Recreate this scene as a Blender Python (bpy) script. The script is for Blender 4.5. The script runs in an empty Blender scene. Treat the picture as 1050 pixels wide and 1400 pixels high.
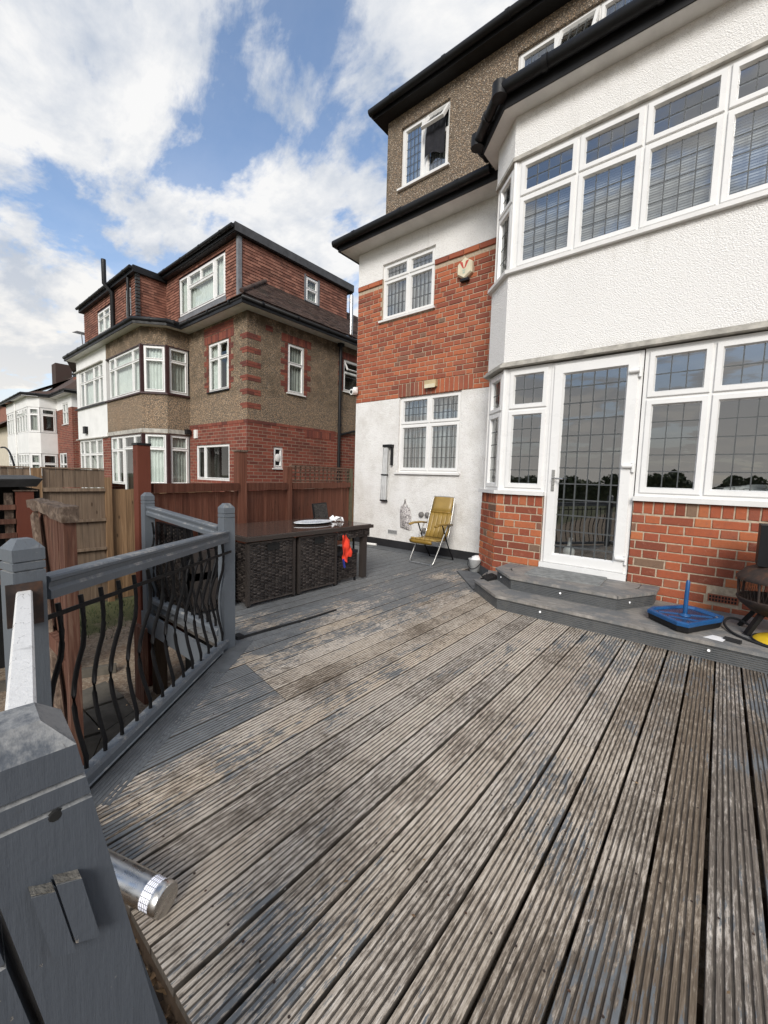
import bpy, math, random
from mathutils import Vector, Matrix
R = math.radians
K = 0.82          # metres per layout unit: the whole place is laid out in units and scaled once at the end
random.seed(7)
SC = bpy.context.scene
COL = SC.collection

# ------------------------------------------------------------------ camera
cam = bpy.data.cameras.new('camera')
camo = bpy.data.objects.new('camera', cam); COL.objects.link(camo)
yaw, pit, rol = R(39.43294716), R(4.92551251), R(1.65538563)
fw = Vector((-math.sin(yaw)*math.cos(pit), math.cos(yaw)*math.cos(pit), -math.sin(pit)))
rt = Vector((math.cos(yaw), math.sin(yaw), 0)); up = rt.cross(fw)
r2 = math.cos(rol)*rt + math.sin(rol)*up
u2 = -math.sin(rol)*rt + math.cos(rol)*up
m = Matrix((r2, u2, -fw)).transposed().to_4x4()
m.translation = Vector((0, -6.02874518, 1.3361))*K
camo.matrix_world = m
cam.sensor_fit = 'HORIZONTAL'; cam.sensor_width = 36
cam.lens = 559.285376/1050*36
cam.clip_start = 0.02; cam.clip_end = 600
SC.camera = camo

# ------------------------------------------------------------------ sky, sun, exposure
SUN_DIR = Vector((0.42, -0.76, 0.52)).normalized()
W = bpy.data.worlds.new('World'); SC.world = W; W.use_nodes = True
nt = W.node_tree; nt.nodes.clear()
def wn(t, **k):
    n = nt.nodes.new(t)
    for a, b in k.items(): setattr(n, a, b)
    return n
L = nt.links.new
sky = wn('ShaderNodeTexSky', sky_type='NISHITA', sun_disc=False)
sky.sun_elevation = math.asin(SUN_DIR.z); sky.sun_rotation = math.atan2(SUN_DIR.x, SUN_DIR.y)
sky.air_density = 1.0; sky.dust_density = 0.6; sky.ozone_density = 2.2
bg1 = wn('ShaderNodeBackground'); bg1.inputs[1].default_value = 0.15
L(sky.outputs[0], bg1.inputs[0])
tc = wn('ShaderNodeTexCoord')
sep = wn('ShaderNodeSeparateXYZ'); L(tc.outputs['Generated'], sep.inputs[0])
def wm(op, a, b=None, c=None):
    n = wn('ShaderNodeMath', operation=op)
    for i, v in enumerate((a, b, c)):
        if v is None: continue
        if isinstance(v, (int, float)): n.inputs[i].default_value = v
        else: L(v, n.inputs[i])
    return n.outputs[0]
zc = wm('MAXIMUM', sep.outputs[2], 0.0)
den = wm('ADD', zc, 0.22)
px = wm('DIVIDE', sep.outputs[0], den); py = wm('DIVIDE', sep.outputs[1], den)
cmb = wn('ShaderNodeCombineXYZ'); L(px, cmb.inputs[0]); L(py, cmb.inputs[1])
mp = wn('ShaderNodeMapping'); L(cmb.outputs[0], mp.inputs[0])
mp.inputs['Location'].default_value = (1.3, 5.2, 0); mp.inputs['Rotation'].default_value = (0, 0, R(12))
mp.inputs['Scale'].default_value = (1.0, 1.35, 1)
def wnoise(sc, det, rough, dist, off=None):
    n = wn('ShaderNodeTexNoise'); n.inputs['Scale'].default_value = sc; n.inputs['Detail'].default_value = det
    n.inputs['Roughness'].default_value = rough; n.inputs['Distortion'].default_value = dist
    if off:
        m2 = wn('ShaderNodeMapping'); m2.inputs['Location'].default_value = off; L(mp.outputs[0], m2.inputs[0]); L(m2.outputs[0], n.inputs['Vector'])
    else: L(mp.outputs[0], n.inputs['Vector'])
    return n.outputs[0]
n1 = wnoise(1.55, 12, 0.60, 0.35)
n5 = wnoise(5.5, 8, 0.6, 0.3, (3.1, 1.7, 0))
n2 = wnoise(0.85, 3, 0.5, 0.0, (7, 3, 0))
n3 = wnoise(2.4, 9, 0.62, 0.2, (0.10, 0.06, 0))
n4 = wnoise(0.55, 2, 0.5, 0.0, (2.2, 9.1, 0))
dsum = wm('ADD', wm('ADD', wm('MULTIPLY', n1, 0.80), wm('MULTIPLY', n2, 0.30)), wm('MULTIPLY', wm('SUBTRACT', n5, 0.5), 0.30))
dsum = wm('ADD', dsum, 0.025)
# cloud cover grows towards the horizon (perspective of a cloud layer)
low = wn('ShaderNodeMapRange'); L(zc, low.inputs[0]); low.inputs[1].default_value = 0.0; low.inputs[2].default_value = 0.6
low.inputs[3].default_value = 0.07; low.inputs[4].default_value = 0.0
dsum = wm('ADD', dsum, low.outputs[0])
cov = wn('ShaderNodeMapRange', interpolation_type='SMOOTHSTEP'); L(dsum, cov.inputs[0])
cov.inputs[1].default_value = 0.500; cov.inputs[2].default_value = 0.605
hz = wn('ShaderNodeMapRange', interpolation_type='SMOOTHSTEP'); L(n4, hz.inputs[0]); hz.inputs[1].default_value = 0.42; hz.inputs[2].default_value = 0.68; hz.inputs[3].default_value = 0.10; hz.inputs[4].default_value = 0.48
lh = wn('ShaderNodeMapRange', interpolation_type='SMOOTHSTEP'); L(zc, lh.inputs[0]); lh.inputs[1].default_value = 0.0; lh.inputs[2].default_value = 0.42; lh.inputs[3].default_value = 0.92; lh.inputs[4].default_value = 0.0
veil = wm('MAXIMUM', wm('MAXIMUM', cov.outputs[0], hz.outputs[0]), lh.outputs[0])
shade = wn('ShaderNodeMapRange'); L(wm('ADD', wm('MULTIPLY', n3, 0.75), wm('MULTIPLY', n1, 0.25)), shade.inputs[0]); shade.inputs[1].default_value = 0.41; shade.inputs[2].default_value = 0.57
crmp = wn('ShaderNodeMix', data_type='RGBA'); L(wm('MAXIMUM', shade.outputs[0], wm('MULTIPLY', lh.outputs[0], 1.0)), crmp.inputs['Factor'])
crmp.inputs['A'].default_value = (0.50, 0.56, 0.66, 1); crmp.inputs['B'].default_value = (0.90, 0.90, 0.90, 1)
# towards the horizon the far clouds are a little warmer
warm = wn('ShaderNodeMapRange'); L(zc, warm.inputs[0]); warm.inputs[1].default_value = 0.02; warm.inputs[2].default_value = 0.42
warm.inputs[3].default_value = 0.7; warm.inputs[4].default_value = 0.0
cw = wn('ShaderNodeMix', data_type='RGBA', blend_type='MULTIPLY'); L(warm.outputs[0], cw.inputs['Factor'])
L(crmp.outputs['Result'], cw.inputs['A']); cw.inputs['B'].default_value = (1.03, 0.97, 0.87, 1)
bg2 = wn('ShaderNodeBackground'); L(cw.outputs['Result'], bg2.inputs[0]); bg2.inputs[1].default_value = 0.72
mx = wn('ShaderNodeMixShader'); L(veil, mx.inputs[0]); L(bg1.outputs[0], mx.inputs[1]); L(bg2.outputs[0], mx.inputs[2])
wo = wn('ShaderNodeOutputWorld'); L(mx.outputs[0], wo.inputs[0])

sl = bpy.data.lights.new('sun', 'SUN'); sl.energy = 2.2; sl.angle = R(25); sl.color = (1, 0.955, 0.89)
slo = bpy.data.objects.new('sun', sl); COL.objects.link(slo)
slo.rotation_euler = (-SUN_DIR).to_track_quat('-Z', 'Y').to_euler(); slo.location = (-20, -30, 25)
SC.view_settings.view_transform = 'Standard'; SC.view_settings.look = 'None'
SC.view_settings.exposure = 0.55; SC.view_settings.gamma = 1; SC.view_settings.use_curve_mapping = False
SC.render.engine = 'CYCLES'
SC.cycles.max_bounces = 8; SC.cycles.transparent_max_bounces = 16

# ------------------------------------------------------------------ material helpers
class NT:
    def __init__(s, name):
        s.m = bpy.data.materials.new(name); s.m.use_nodes = True
        s.t = s.m.node_tree; s.b = s.t.nodes['Principled BSDF']; s.out = s.t.nodes['Material Output']
        s.geo = s.t.nodes.new('ShaderNodeNewGeometry'); s.oi = s.t.nodes.new('ShaderNodeObjectInfo')
        vm = s.t.nodes.new('ShaderNodeVectorMath'); vm.operation = 'SCALE'; vm.inputs['Scale'].default_value = 1/K
        s.t.links.new(s.geo.outputs['Position'], vm.inputs[0]); s.pos = vm.outputs[0]
    def set(s, i, v):
        if isinstance(v, (int, float, tuple)): s.b.inputs[i].default_value = v
        else: s.t.links.new(v, s.b.inputs[i])
    def _in(s, sock, v):
        if isinstance(v, (int, float)): sock.default_value = v
        elif isinstance(v, tuple): sock.default_value = v if len(v) == 4 or sock.type == 'VECTOR' else v+(1,)
        else: s.t.links.new(v, sock)
    def math(s, op, a, b=0.0, clamp=False):
        n = s.t.nodes.new('ShaderNodeMath'); n.operation = op; n.use_clamp = clamp
        s._in(n.inputs[0], a); s._in(n.inputs[1], b); return n.outputs[0]
    def map(s, loc=(0,0,0), scale=(1,1,1), rot=(0,0,0), vec=None):
        n = s.t.nodes.new('ShaderNodeMapping'); s._in(n.inputs[0], vec or s.pos)
        s._in(n.inputs['Location'], loc); n.inputs['Scale'].default_value = scale; n.inputs['Rotation'].default_value = rot
        return n.outputs[0]
    def noise(s, sc, det=4, rough=0.55, vec=None, dist=0):
        n = s.t.nodes.new('ShaderNodeTexNoise'); s._in(n.inputs['Vector'], vec or s.pos)
        n.inputs['Scale'].default_value = sc; n.inputs['Detail'].default_value = det; n.inputs['Roughness'].default_value = rough
        n.inputs['Distortion'].default_value = dist
        return n.outputs[0]
    def vor(s, sc, feat='F1', out=0, vec=None, rnd=1.0):
        n = s.t.nodes.new('ShaderNodeTexVoronoi'); n.feature = feat; s._in(n.inputs['Vector'], vec or s.pos)
        n.inputs['Scale'].default_value = sc; n.inputs['Randomness'].default_value = rnd
        return n.outputs[out]
    def ramp(s, fac, stops, interp='LINEAR'):
        n = s.t.nodes.new('ShaderNodeValToRGB'); s._in(n.inputs[0], fac); e = n.color_ramp.elements
        n.color_ramp.interpolation = interp
        while len(e) < len(stops): e.new(0.5)
        for q, (p, c) in zip(e, stops): q.position = p; q.color = tuple(c)+(1,) if len(c) == 3 else c
        return n.outputs[0]
    def mr(s, v, a, b, c=0.0, d=1.0, smooth=True):
        n = s.t.nodes.new('ShaderNodeMapRange'); s._in(n.inputs[0], v)
        if smooth: n.interpolation_type = 'SMOOTHSTEP'
        for i, q in enumerate((a, b, c, d)): n.inputs[i+1].default_value = q
        return n.outputs[0]
    def mix(s, f, a, b, mode='MIX'):
        n = s.t.nodes.new('ShaderNodeMix'); n.data_type = 'RGBA'; n.blend_type = mode
        s._in(n.inputs['Factor'], f); s._in(n.inputs['A'], a); s._in(n.inputs['B'], b); return n.outputs['Result']
    def hsv(s, c, val=1.0, sat=1.0, hue=0.5):
        n = s.t.nodes.new('ShaderNodeHueSaturation'); s._in(n.inputs['Color'], c)
        s._in(n.inputs['Value'], val); s._in(n.inputs['Saturation'], sat); s._in(n.inputs['Hue'], hue); return n.outputs[0]
    def bump(s, h, st=0.5, dist=0.01):
        n = s.t.nodes.new('ShaderNodeBump'); s._in(n.inputs['Height'], h); n.inputs['Strength'].default_value = st
        n.inputs['Distance'].default_value = dist*K; s.t.links.new(n.outputs[0], s.b.inputs['Normal'])
    def sep(s, v=None):
        n = s.t.nodes.new('ShaderNodeSeparateXYZ'); s._in(n.inputs[0], v or s.pos); return n.outputs
    def comb(s, x, y, z):
        n = s.t.nodes.new('ShaderNodeCombineXYZ')
        for i, q in enumerate((x, y, z)): s._in(n.inputs[i], q)
        return n.outputs[0]
    def rnd(s):  # per object + per island random, 0..1
        return s.math('FRACT', s.math('ADD', s.oi.outputs['Random'], s.geo.outputs['Random Per Island']))

MT = {}
def mat(name, col, rough=0.5, var=0.12, nsc=6.0, bump=0.0, bsc=40.0, metal=0.0, spec=0.5, bd=0.004):
    n = NT(name); f = n.noise(nsc, 5, 0.6)
    n.set('Base Color', n.hsv(col+(1,), n.mr(f, 0.25, 0.75, 1-var, 1+var)))
    n.set('Roughness', n.mr(n.noise(nsc*2.3, 3), 0.3, 0.7, max(0.02, rough-0.07), min(1, rough+0.07)))
    n.set('Metallic', metal); n.set('Specular IOR Level', spec)
    if bump: n.bump(n.noise(bsc, 4), bump, bd)
    MT[name] = n.m; return n.m

def m_render():
    n = NT('white_roughcast')
    v = n.noise(80, 3, 0.6); v2 = n.vor(70, 'F1'); v3 = n.noise(170, 2, 0.5)
    pit = n.mr(v, 0.30, 0.47, 1.0, 0.0)
    h = n.math('ADD', n.math('ADD', n.mr(v, 0.32, 0.66), n.math('MULTIPLY', v2, -0.5)), n.math('MULTIPLY', v3, 0.25))
    st = n.noise(1.1, 6, 0.6)
    c = n.mix(n.mr(st, 0.5, 0.8, 0, 0.4), (0.88, 0.868, 0.845), (0.80, 0.785, 0.76))
    c = n.mix(n.math('MULTIPLY', pit, 0.42), c, (0.44, 0.42, 0.40))
    z = n.sep()[2]
    drip = n.math('ADD', n.mr(z, 5.30, 5.62, 0, 0.8), n.mr(z, 2.78, 3.02, 0.7, 0))
    g = n.math('MULTIPLY', n.noise(2.6, 5, 0.7), drip)
    c = n.mix(n.mr(g, 0.22, 0.62, 0, 0.55), c, (0.44, 0.40, 0.34))
    sx = n.math('ADD', n.sep()[0], n.sep()[1]); sv = n.comb(sx, 0.0, n.math('MULTIPLY', z, 0.12))
    run = n.noise(7, 5, 0.7, sv)
    zone = n.math('ADD', n.mr(z, 3.2, 3.85, 0, 1), n.math('MULTIPLY', n.mr(z, 0.1, 0.5, 1, 0), 0.5))
    c = n.mix(n.math('MULTIPLY', n.mr(run, 0.52, 0.72, 0, 0.22), zone), c, (0.40, 0.37, 0.31))
    c = n.mix(n.mr(n.noise(0.45, 4, 0.5), 0.52, 0.56, 0, 0.03), c, (0.60, 0.58, 0.55))
    n.set('Base Color', c); n.set('Roughness', 0.92); n.set('Specular IOR Level', 0.2)
    n.bump(h, 0.62, 0.011); MT['render'] = n.m
def m_pebble(name, cols, sc, dirt=(0.10, 0.085, 0.06), zlo=0, zhi=1):
    n = NT(name)
    cell = n.vor(sc, 'F1', 1); d = n.vor(sc, 'F1', 0)
    k = n.sep(cell)[0]
    c = n.ramp(k, cols)
    c = n.mix(n.mr(d, 0.28, 0.62), c, (0.14, 0.115, 0.09))
    st = n.noise(1.2, 6, 0.65, n.map(scale=(2, 2, 0.6)))
    c = n.mix(n.mr(st, 0.5, 0.75, 0, 0.6), c, dirt)
    if name == 'brown_render':
        zz = n.sep()[2]; sg = n.math('ADD', n.math('ADD', n.mr(zz, 5.0, 5.45, 0, 1), n.mr(zz, 2.42, 2.75, 1, 0)), n.mr(zz, 3.3, 3.56, 0, 0.7))
        c = n.mix(n.math('MULTIPLY', n.mr(n.noise(3.0, 6, 0.7), 0.38, 0.62, 0, 0.75), sg), c, (0.10, 0.076, 0.050))
    n.set('Base Color', c); n.set('Roughness', 0.9); n.set('Specular IOR Level', 0.25)
    n.bump(n.math('SUBTRACT', 1.0, d), 0.8, 0.02); MT[name] = n.m
def m_brick():
    n = NT('brick')
    r = n.rnd()
    c = n.ramp(r, [(0.0, (0.19, 0.055, 0.033)), (0.3, (0.29, 0.077, 0.041)), (0.58, (0.36, 0.098, 0.045)), (0.80, (0.43, 0.14, 0.058)), (0.95, (0.26, 0.080, 0.048)), (0.982, (0.16, 0.095, 0.066)), (1.0, (0.21, 0.135, 0.09))])
    f = n.noise(26, 6, 0.7); f2 = n.noise(160, 3, 0.6)
    c = n.mix(n.mr(f, 0.42, 0.78, 0, 0.6), c, n.hsv(c, 0.62, 0.9))
    c = n.mix(n.mr(n.noise(9, 5, 0.7), 0.55, 0.75, 0, 0.5), c, (0.40, 0.20, 0.13))
    c = n.mix(n.mr(f2, 0.62, 0.76, 0, 0.55), c, (0.52, 0.40, 0.33))
    n.set('Base Color', c); n.set('Roughness', 0.88); n.set('Specular IOR Level', 0.25)
    n.bump(n.math('ADD', f, n.math('MULTIPLY', f2, 0.5)), 0.6, 0.006); MT['brick'] = n.m
    n = NT('wall_brick'); r = n.rnd(); f = n.noise(26, 6, 0.7); f2 = n.noise(160, 3, 0.6)
    c = n.ramp(r, [(0.0, (0.20, 0.056, 0.034)), (0.35, (0.31, 0.082, 0.040)), (0.85, (0.41, 0.120, 0.052)), (0.96, (0.26, 0.080, 0.048)), (1.0, (0.17, 0.105, 0.07))])
    c = n.mix(n.mr(f, 0.42, 0.78, 0, 0.6), c, n.hsv(c, 0.65, 0.9)); c = n.mix(n.mr(n.noise(1.3, 5, 0.6), 0.5, 0.75, 0, 0.45), c, n.hsv(c, 0.62, 0.85)); c = n.mix(n.mr(f2, 0.62, 0.76, 0, 0.5), c, (0.50, 0.37, 0.30))
    n.set('Base Color', c); n.set('Roughness', 0.9); n.bump(f, 0.5, 0.006); MT['brick_wall_'] = n.m
    n = NT('far_brick'); r = n.rnd(); f = n.noise(20, 5, 0.7)
    c = n.ramp(r, [(0.0, (0.11, 0.034, 0.026)), (0.5, (0.185, 0.050, 0.034)), (1.0, (0.25, 0.075, 0.046))]); n.set('Base Color', n.mix(n.mr(f, 0.45, 0.75, 0, 0.6), c, n.hsv(c, 0.6))); n.set('Roughness', 0.9); MT['brick_far'] = n.m
def m_brickwall():
    n = NT('far_brickwork')
    s = n.sep(); u = n.math('ADD', s[0], s[1])
    v = n.comb(u, s[2], 0.0)
    t = n.t.nodes.new('ShaderNodeTexBrick'); n.t.links.new(v, t.inputs['Vector'])
    t.inputs['Scale'].default_value = 1; t.inputs['Mortar Size'].default_value = 0.009; t.inputs['Brick Width'].default_value = 0.274
    t.inputs['Row Height'].default_value = 0.0915; t.inputs['Mortar Smooth'].default_value = 0.3; t.inputs['Bias'].default_value = 0
    t.inputs['Color1'].default_value = (0.135, 0.040, 0.030, 1); t.inputs['Color2'].default_value = (0.25, 0.070, 0.046, 1); t.inputs['Mortar'].default_value = (0.27, 0.20, 0.15, 1)
    c = n.mix(n.mr(n.noise(1.6, 6, 0.65), 0.45, 0.75, 0, 0.55), t.outputs[0], (0.12, 0.055, 0.04))
    n.set('Base Color', c); n.set('Roughness', 0.9); n.set('Specular IOR Level', 0.25)
    n.bump(t.outputs[1], -0.6, 0.012); MT['farbrick'] = n.m
def m_tile(name, cols, moss=(0.07, 0.065, 0.045), amt=0.6):
    n = NT(name); r = n.rnd()
    c = n.ramp(r, cols)
    c = n.mix(n.mr(n.noise(2.2, 6, 0.7), 0.48, 0.72, 0, amt), c, moss)
    n.set('Base Color', c); n.set('Roughness', 0.85); n.set('Specular IOR Level', 0.3); n.bump(n.noise(60, 4), 0.4, 0.004); MT[name] = n.m
def m_glass(name, tint=(0.94, 0.96, 0.96), ior=3.3):
    n = NT(name); t = n.t
    t.nodes.remove(n.b)
    tr = t.nodes.new('ShaderNodeBsdfTransparent'); tr.inputs[0].default_value = tint+(1,)
    gl = t.nodes.new('ShaderNodeBsdfGlossy'); gl.inputs['Roughness'].default_value = 0.0
    nz = n.noise(0.9, 1); bp = t.nodes.new('ShaderNodeBump'); bp.inputs['Strength'].default_value = 0.12; bp.inputs['Distance'].default_value = 0.004
    t.links.new(nz, bp.inputs['Height']); t.links.new(bp.outputs[0], gl.inputs['Normal'])
    fr = t.nodes.new('ShaderNodeFresnel'); fr.inputs[0].default_value = ior
    mxs = t.nodes.new('ShaderNodeMixShader'); t.links.new(n.math('MULTIPLY', fr.outputs[0], n.math('SUBTRACT', 1.0, n.geo.outputs['Backfacing'])), mxs.inputs[0]); t.links.new(tr.outputs[0], mxs.inputs[1]); t.links.new(gl.outputs[0], mxs.inputs[2])
    t.links.new(mxs.outputs[0], n.out.inputs[0]); MT[name] = n.m
def m_deck(name, paint0, paint1):
    n = NT(name); s = n.sep()
    rv = n.math('MULTIPLY', n.oi.outputs['Random'], 37.0)
    off = n.comb(rv, rv, 0.0)
    pv = n.t.nodes.new('ShaderNodeVectorMath'); pv.operation = 'ADD'; n.t.links.new(n.pos, pv.inputs[0]); n.t.links.new(off, pv.inputs[1]); pv = pv.outputs[0]
    fine = n.noise(1, 6, 0.75, n.map(scale=(240, 7.5, 60), vec=pv))
    wear = n.noise(1, 6, 0.78, n.map(scale=(95, 16, 30), vec=pv))      # short broken streaks
    mott = n.noise(1, 6, 0.70, n.map(scale=(26, 9, 20), vec=pv))
    tone = n.noise(1.5, 6, 0.65); tone2 = n.noise(0.8, 4, 0.55, n.map((3.1, 5.2, 0)))
    strk = n.noise(1, 6, 0.72, n.map(scale=(46, 3.4, 20), vec=pv))       # long streaks along the grain
    light = n.ramp(fine, [(0.28, (0.26, 0.205, 0.155)), (0.45, (0.475, 0.395, 0.308)), (0.62, (0.71, 0.625, 0.525))])
    dark = n.ramp(fine, [(0.30, (0.060, 0.046, 0.034)), (0.50, (0.150, 0.115, 0.083)), (0.70, (0.30, 0.245, 0.19))])
    # trodden, bleached ridges against darker damp-stained ones, broken up by fine wear
    k = n.math('ADD', n.math('MULTIPLY', tone, 0.70), n.math('ADD', n.math('MULTIPLY', wear, 1.05), n.math('MULTIPLY', strk, 0.45)))
    k = n.math('ADD', k, n.math('MULTIPLY', n.math('SUBTRACT', n.oi.outputs['Random'], 0.5), 0.14))
    k = n.math('ADD', k, n.mr(s[0], -1.2, 0.5, 0.03, -0.17))
    w = n.mr(k, 0.90, 1.20)
    c = n.mix(w, dark, light)
    c = n.mix(n.mr(tone2, 0.52, 0.70, 0, 0.45), c, n.mix(0.5, c, (0.15, 0.105, 0.07)))
    c = n.hsv(c, n.mr(n.math('FRACT', n.math('MULTIPLY', rv, 3.3)), 0, 1, 0.88, 1.06, False), n.mr(n.math('FRACT', rv), 0, 1, 0.72, 1.08, False))
    # grey paint that survives in ragged streaky patches, thicker away from the trodden middle
    keep = n.math('ADD', n.mr(n.noise(1.25, 6, 0.68, n.map((0.7, 1.4, 0), (1.0, 0.7, 1))), 0.30, 0.75, 0, 1, False), n.mr(s[0], -3.5, -1.7, 0.46, 0.0))
    keep = n.math('ADD', keep, n.mr(s[1], -5.6, -4.6, 0.10, 0.0))
    keep = n.math('ADD', keep, n.math('MULTIPLY', n.math('SUBTRACT', strk, 0.5), 1.5))
    keep = n.math('ADD', keep, n.math('MULTIPLY', n.math('SUBTRACT', wear, 0.5), -0.9))
    pm = n.mr(keep, paint0, paint1)
    pcol = n.ramp(n.noise(14, 5, 0.7, pv), [(0.3, (0.112, 0.124, 0.133)), (0.7, (0.190, 0.207, 0.221))])
    c = n.mix(n.math('MULTIPLY', pm, 0.93), c, pcol)
    gz = n.math('ADD', s[2], n.math('MULTIPLY', n.math('SUBTRACT', wear, 0.5), 0.0045))
    groove = n.mr(gz, -0.0030, -0.0004, 1.0, 0.0)
    gcol = n.mix(n.mr(n.noise(5, 5, 0.7, pv), 0.4, 0.65), (0.034, 0.027, 0.021), (0.085, 0.072, 0.060))
    c = n.mix(n.math('MULTIPLY', groove, 0.86), c, gcol)
    c = n.mix(n.mr(n.noise(30, 5, 0.7), 0.62, 0.72, 0, 0.75), c, (0.045, 0.037, 0.030))
    c = n.mix(n.mr(n.vor(7, 'F1', 0), 0.02, 0.035, 0.8, 0), c, (0.62, 0.60, 0.57))
    n.set('Base Color', c); n.set('Roughness', n.mr(pm, 0, 1, 0.8, 0.5)); n.set('Specular IOR Level', 0.35)
    n.bump(n.math('ADD', fine, wear), 0.6, 0.003); MT[name] = n.m
def m_paint(name, c0, c1, worn=None, amt=0.0, crack=True):
    n = NT(name)
    f = n.noise(3.5, 5, 0.6); c = n.mix(f, c0, c1)
    if worn:
        up_ = n.mr(n.sep(n.geo.outputs['Normal'])[2], 0.42, 0.62)
        w = n.math('MULTIPLY', up_, n.mr(n.noise(7, 6, 0.75), 0.62-amt, 0.80-amt))
        c = n.mix(w, c, worn)
        dn = n.t.nodes.new('ShaderNodeVectorMath'); dn.operation = 'ADD'; n.t.links.new(n.pos, dn.inputs[0]); nz_ = n.noise(38, 4); n.t.links.new(n.comb(n.math('MULTIPLY', nz_, 0.035), n.math('MULTIPLY', nz_, -0.03), 0.0), dn.inputs[1])
        ck = n.vor(20, 'DISTANCE_TO_EDGE', 0, n.map(scale=(0.9, 1.7, 1), vec=dn.outputs[0]))
        if crack:
            wob = n.math('ADD', ck, n.math('MULTIPLY', n.math('SUBTRACT', n.noise(60, 4), 0.5), 0.05))
            c = n.mix(n.math('MULTIPLY', n.mr(wob, 0.0, 0.022, 1, 0), n.math('MULTIPLY', up_, n.mr(n.noise(11, 5, 0.7), 0.50, 0.60))), c, (0.07, 0.06, 0.055))
    g = n.noise(1, 6, 0.7, n.map(scale=(75, 75, 6)))
    c = n.mix(n.mr(g, 0.52, 0.78, 0, 0.45), c, n.hsv(c, 0.62))
    c = n.mix(n.mr(n.noise(2.6, 6, 0.7), 0.5, 0.75, 0, 0.4), c, n.hsv(c, 1.45))
    ch = n.math('ADD', n.noise(24, 5, 0.75), n.math('MULTIPLY', g, 0.25))
    c = n.mix(n.mr(ch, 0.80, 0.84, 0, 0.85), c, (0.33, 0.29, 0.24))
    c = n.mix(n.mr(n.noise(6, 6, 0.75), 0.58, 0.74, 0, 0.4), c, (0.055, 0.053, 0.050))
    c = n.mix(n.mr(n.noise(55, 3, 0.6), 0.70, 0.78, 0, 0.55), c, (0.30, 0.29, 0.27))
    n.set('Base Color', c); n.set('Roughness', 0.55); n.set('Specular IOR Level', 0.4)
    n.bump(n.math('SUBTRACT', n.math('ADD', g, n.math('MULTIPLY', n.noise(90, 3), 0.4)), n.mr(ch, 0.80, 0.84, 0, 0.8)), 0.5, 0.003); MT[name] = n.m
def m_wood(name, cols, sc=(22, 22, 1.6), rnd=0.35, bump=0.5, rough=0.85):
    n = NT(name)
    rv = n.math('MULTIPLY', n.rnd(), 23.0)
    pv = n.t.nodes.new('ShaderNodeVectorMath'); pv.operation = 'ADD'; n.t.links.new(n.pos, pv.inputs[0]); n.t.links.new(n.comb(rv, rv, rv), pv.inputs[1]); pv = pv.outputs[0]
    g = n.noise(1, 6, 0.65, n.map(scale=sc, vec=pv), 0.6)
    c = n.ramp(g, cols)
    c = n.hsv(c, n.mr(n.rnd(), 0, 1, 1-rnd, 1+rnd, False))
    kn = n.vor(2.6, 'F1', 0, n.map(scale=(3, 3, 1.1), vec=pv))
    c = n.mix(n.mr(kn, 0.05, 0.13, 0.75, 0), c, (0.05, 0.028, 0.016))
    c = n.mix(n.mr(n.noise(1.7, 5, 0.6), 0.5, 0.8, 0, 0.45), c, n.hsv(c, 0.5, 0.7))
    n.set('Base Color', c); n.set('Roughness', rough); n.set('Specular IOR Level', 0.25); n.bump(g, bump, 0.004); MT[name] = n.m
def m_ground():
    n = NT('garden_ground'); s = n.sep()
    f = n.noise(2.2, 6, 0.65)
    gr = n.ramp(n.noise(40, 6, 0.75), [(0.3, (0.045, 0.05, 0.02)), (0.6, (0.13, 0.135, 0.055)), (0.8, (0.22, 0.2, 0.11))])
    st = n.ramp(n.vor(45, 'F1', 1), [(0.1, (0.16, 0.12, 0.085)), (0.5, (0.28, 0.21, 0.145)), (0.9, (0.36, 0.30, 0.23))])
    st = n.mix(n.mr(n.noise(5, 5), 0.5, 0.7, 0, 0.6), st, (0.20, 0.125, 0.075))
    w = n.math('ADD', n.mr(s[0], -7.2, -5.6, 0, 1, False), n.math('MULTIPLY', n.math('SUBTRACT', f, 0.5), 1.2))
    c = n.mix(n.mr(w, 0.42, 0.62), gr, st)
    n.set('Base Color', c); n.set('Roughness', 0.95); n.bump(n.noise(70, 5, 0.7), 0.8, 0.02); MT['ground'] = n.m
def m_wicker():
    n = NT('dark_wicker'); r = n.geo.outputs['Random Per Island']
    c = n.ramp(r, [(0, (0.016, 0.013, 0.012)), (0.5, (0.036, 0.030, 0.027)), (1, (0.080, 0.067, 0.060))])
    n.set('Base Color', c); n.set('Roughness', 0.36); n.set('Specular IOR Level', 0.45); MT['wicker'] = n.m
def m_rust():
    n = NT('rusty_steel'); f = n.noise(9, 6, 0.7)
    c = n.ramp(f, [(0.3, (0.018, 0.015, 0.014)), (0.52, (0.045, 0.030, 0.024)), (0.72, (0.13, 0.058, 0.030))])
    n.set('Base Color', c); n.set('Roughness', 0.7); n.set('Metallic', 0.25); n.bump(n.noise(70, 4), 0.4, 0.003); MT['rust'] = n.m
def m_foliage():
    n = NT('foliage')
    c = n.ramp(n.rnd(), [(0, (0.02, 0.035, 0.012)), (0.6, (0.05, 0.075, 0.025)), (1, (0.10, 0.12, 0.04))])
    n.set('Base Color', c); n.set('Roughness', 0.7); MT['foliage'] = n.m
def m_bag():
    n = NT('printed_paper'); v = n.noise(42, 3, 0.5, n.map(scale=(1, 1, 0.8)), 2.5)
    n.set('Base Color', n.mix(n.mr(v, 0.47, 0.53), (0.66, 0.62, 0.60), (0.09, 0.078, 0.078))); n.set('Roughness', 0.6); MT['bag'] = n.m
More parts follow.
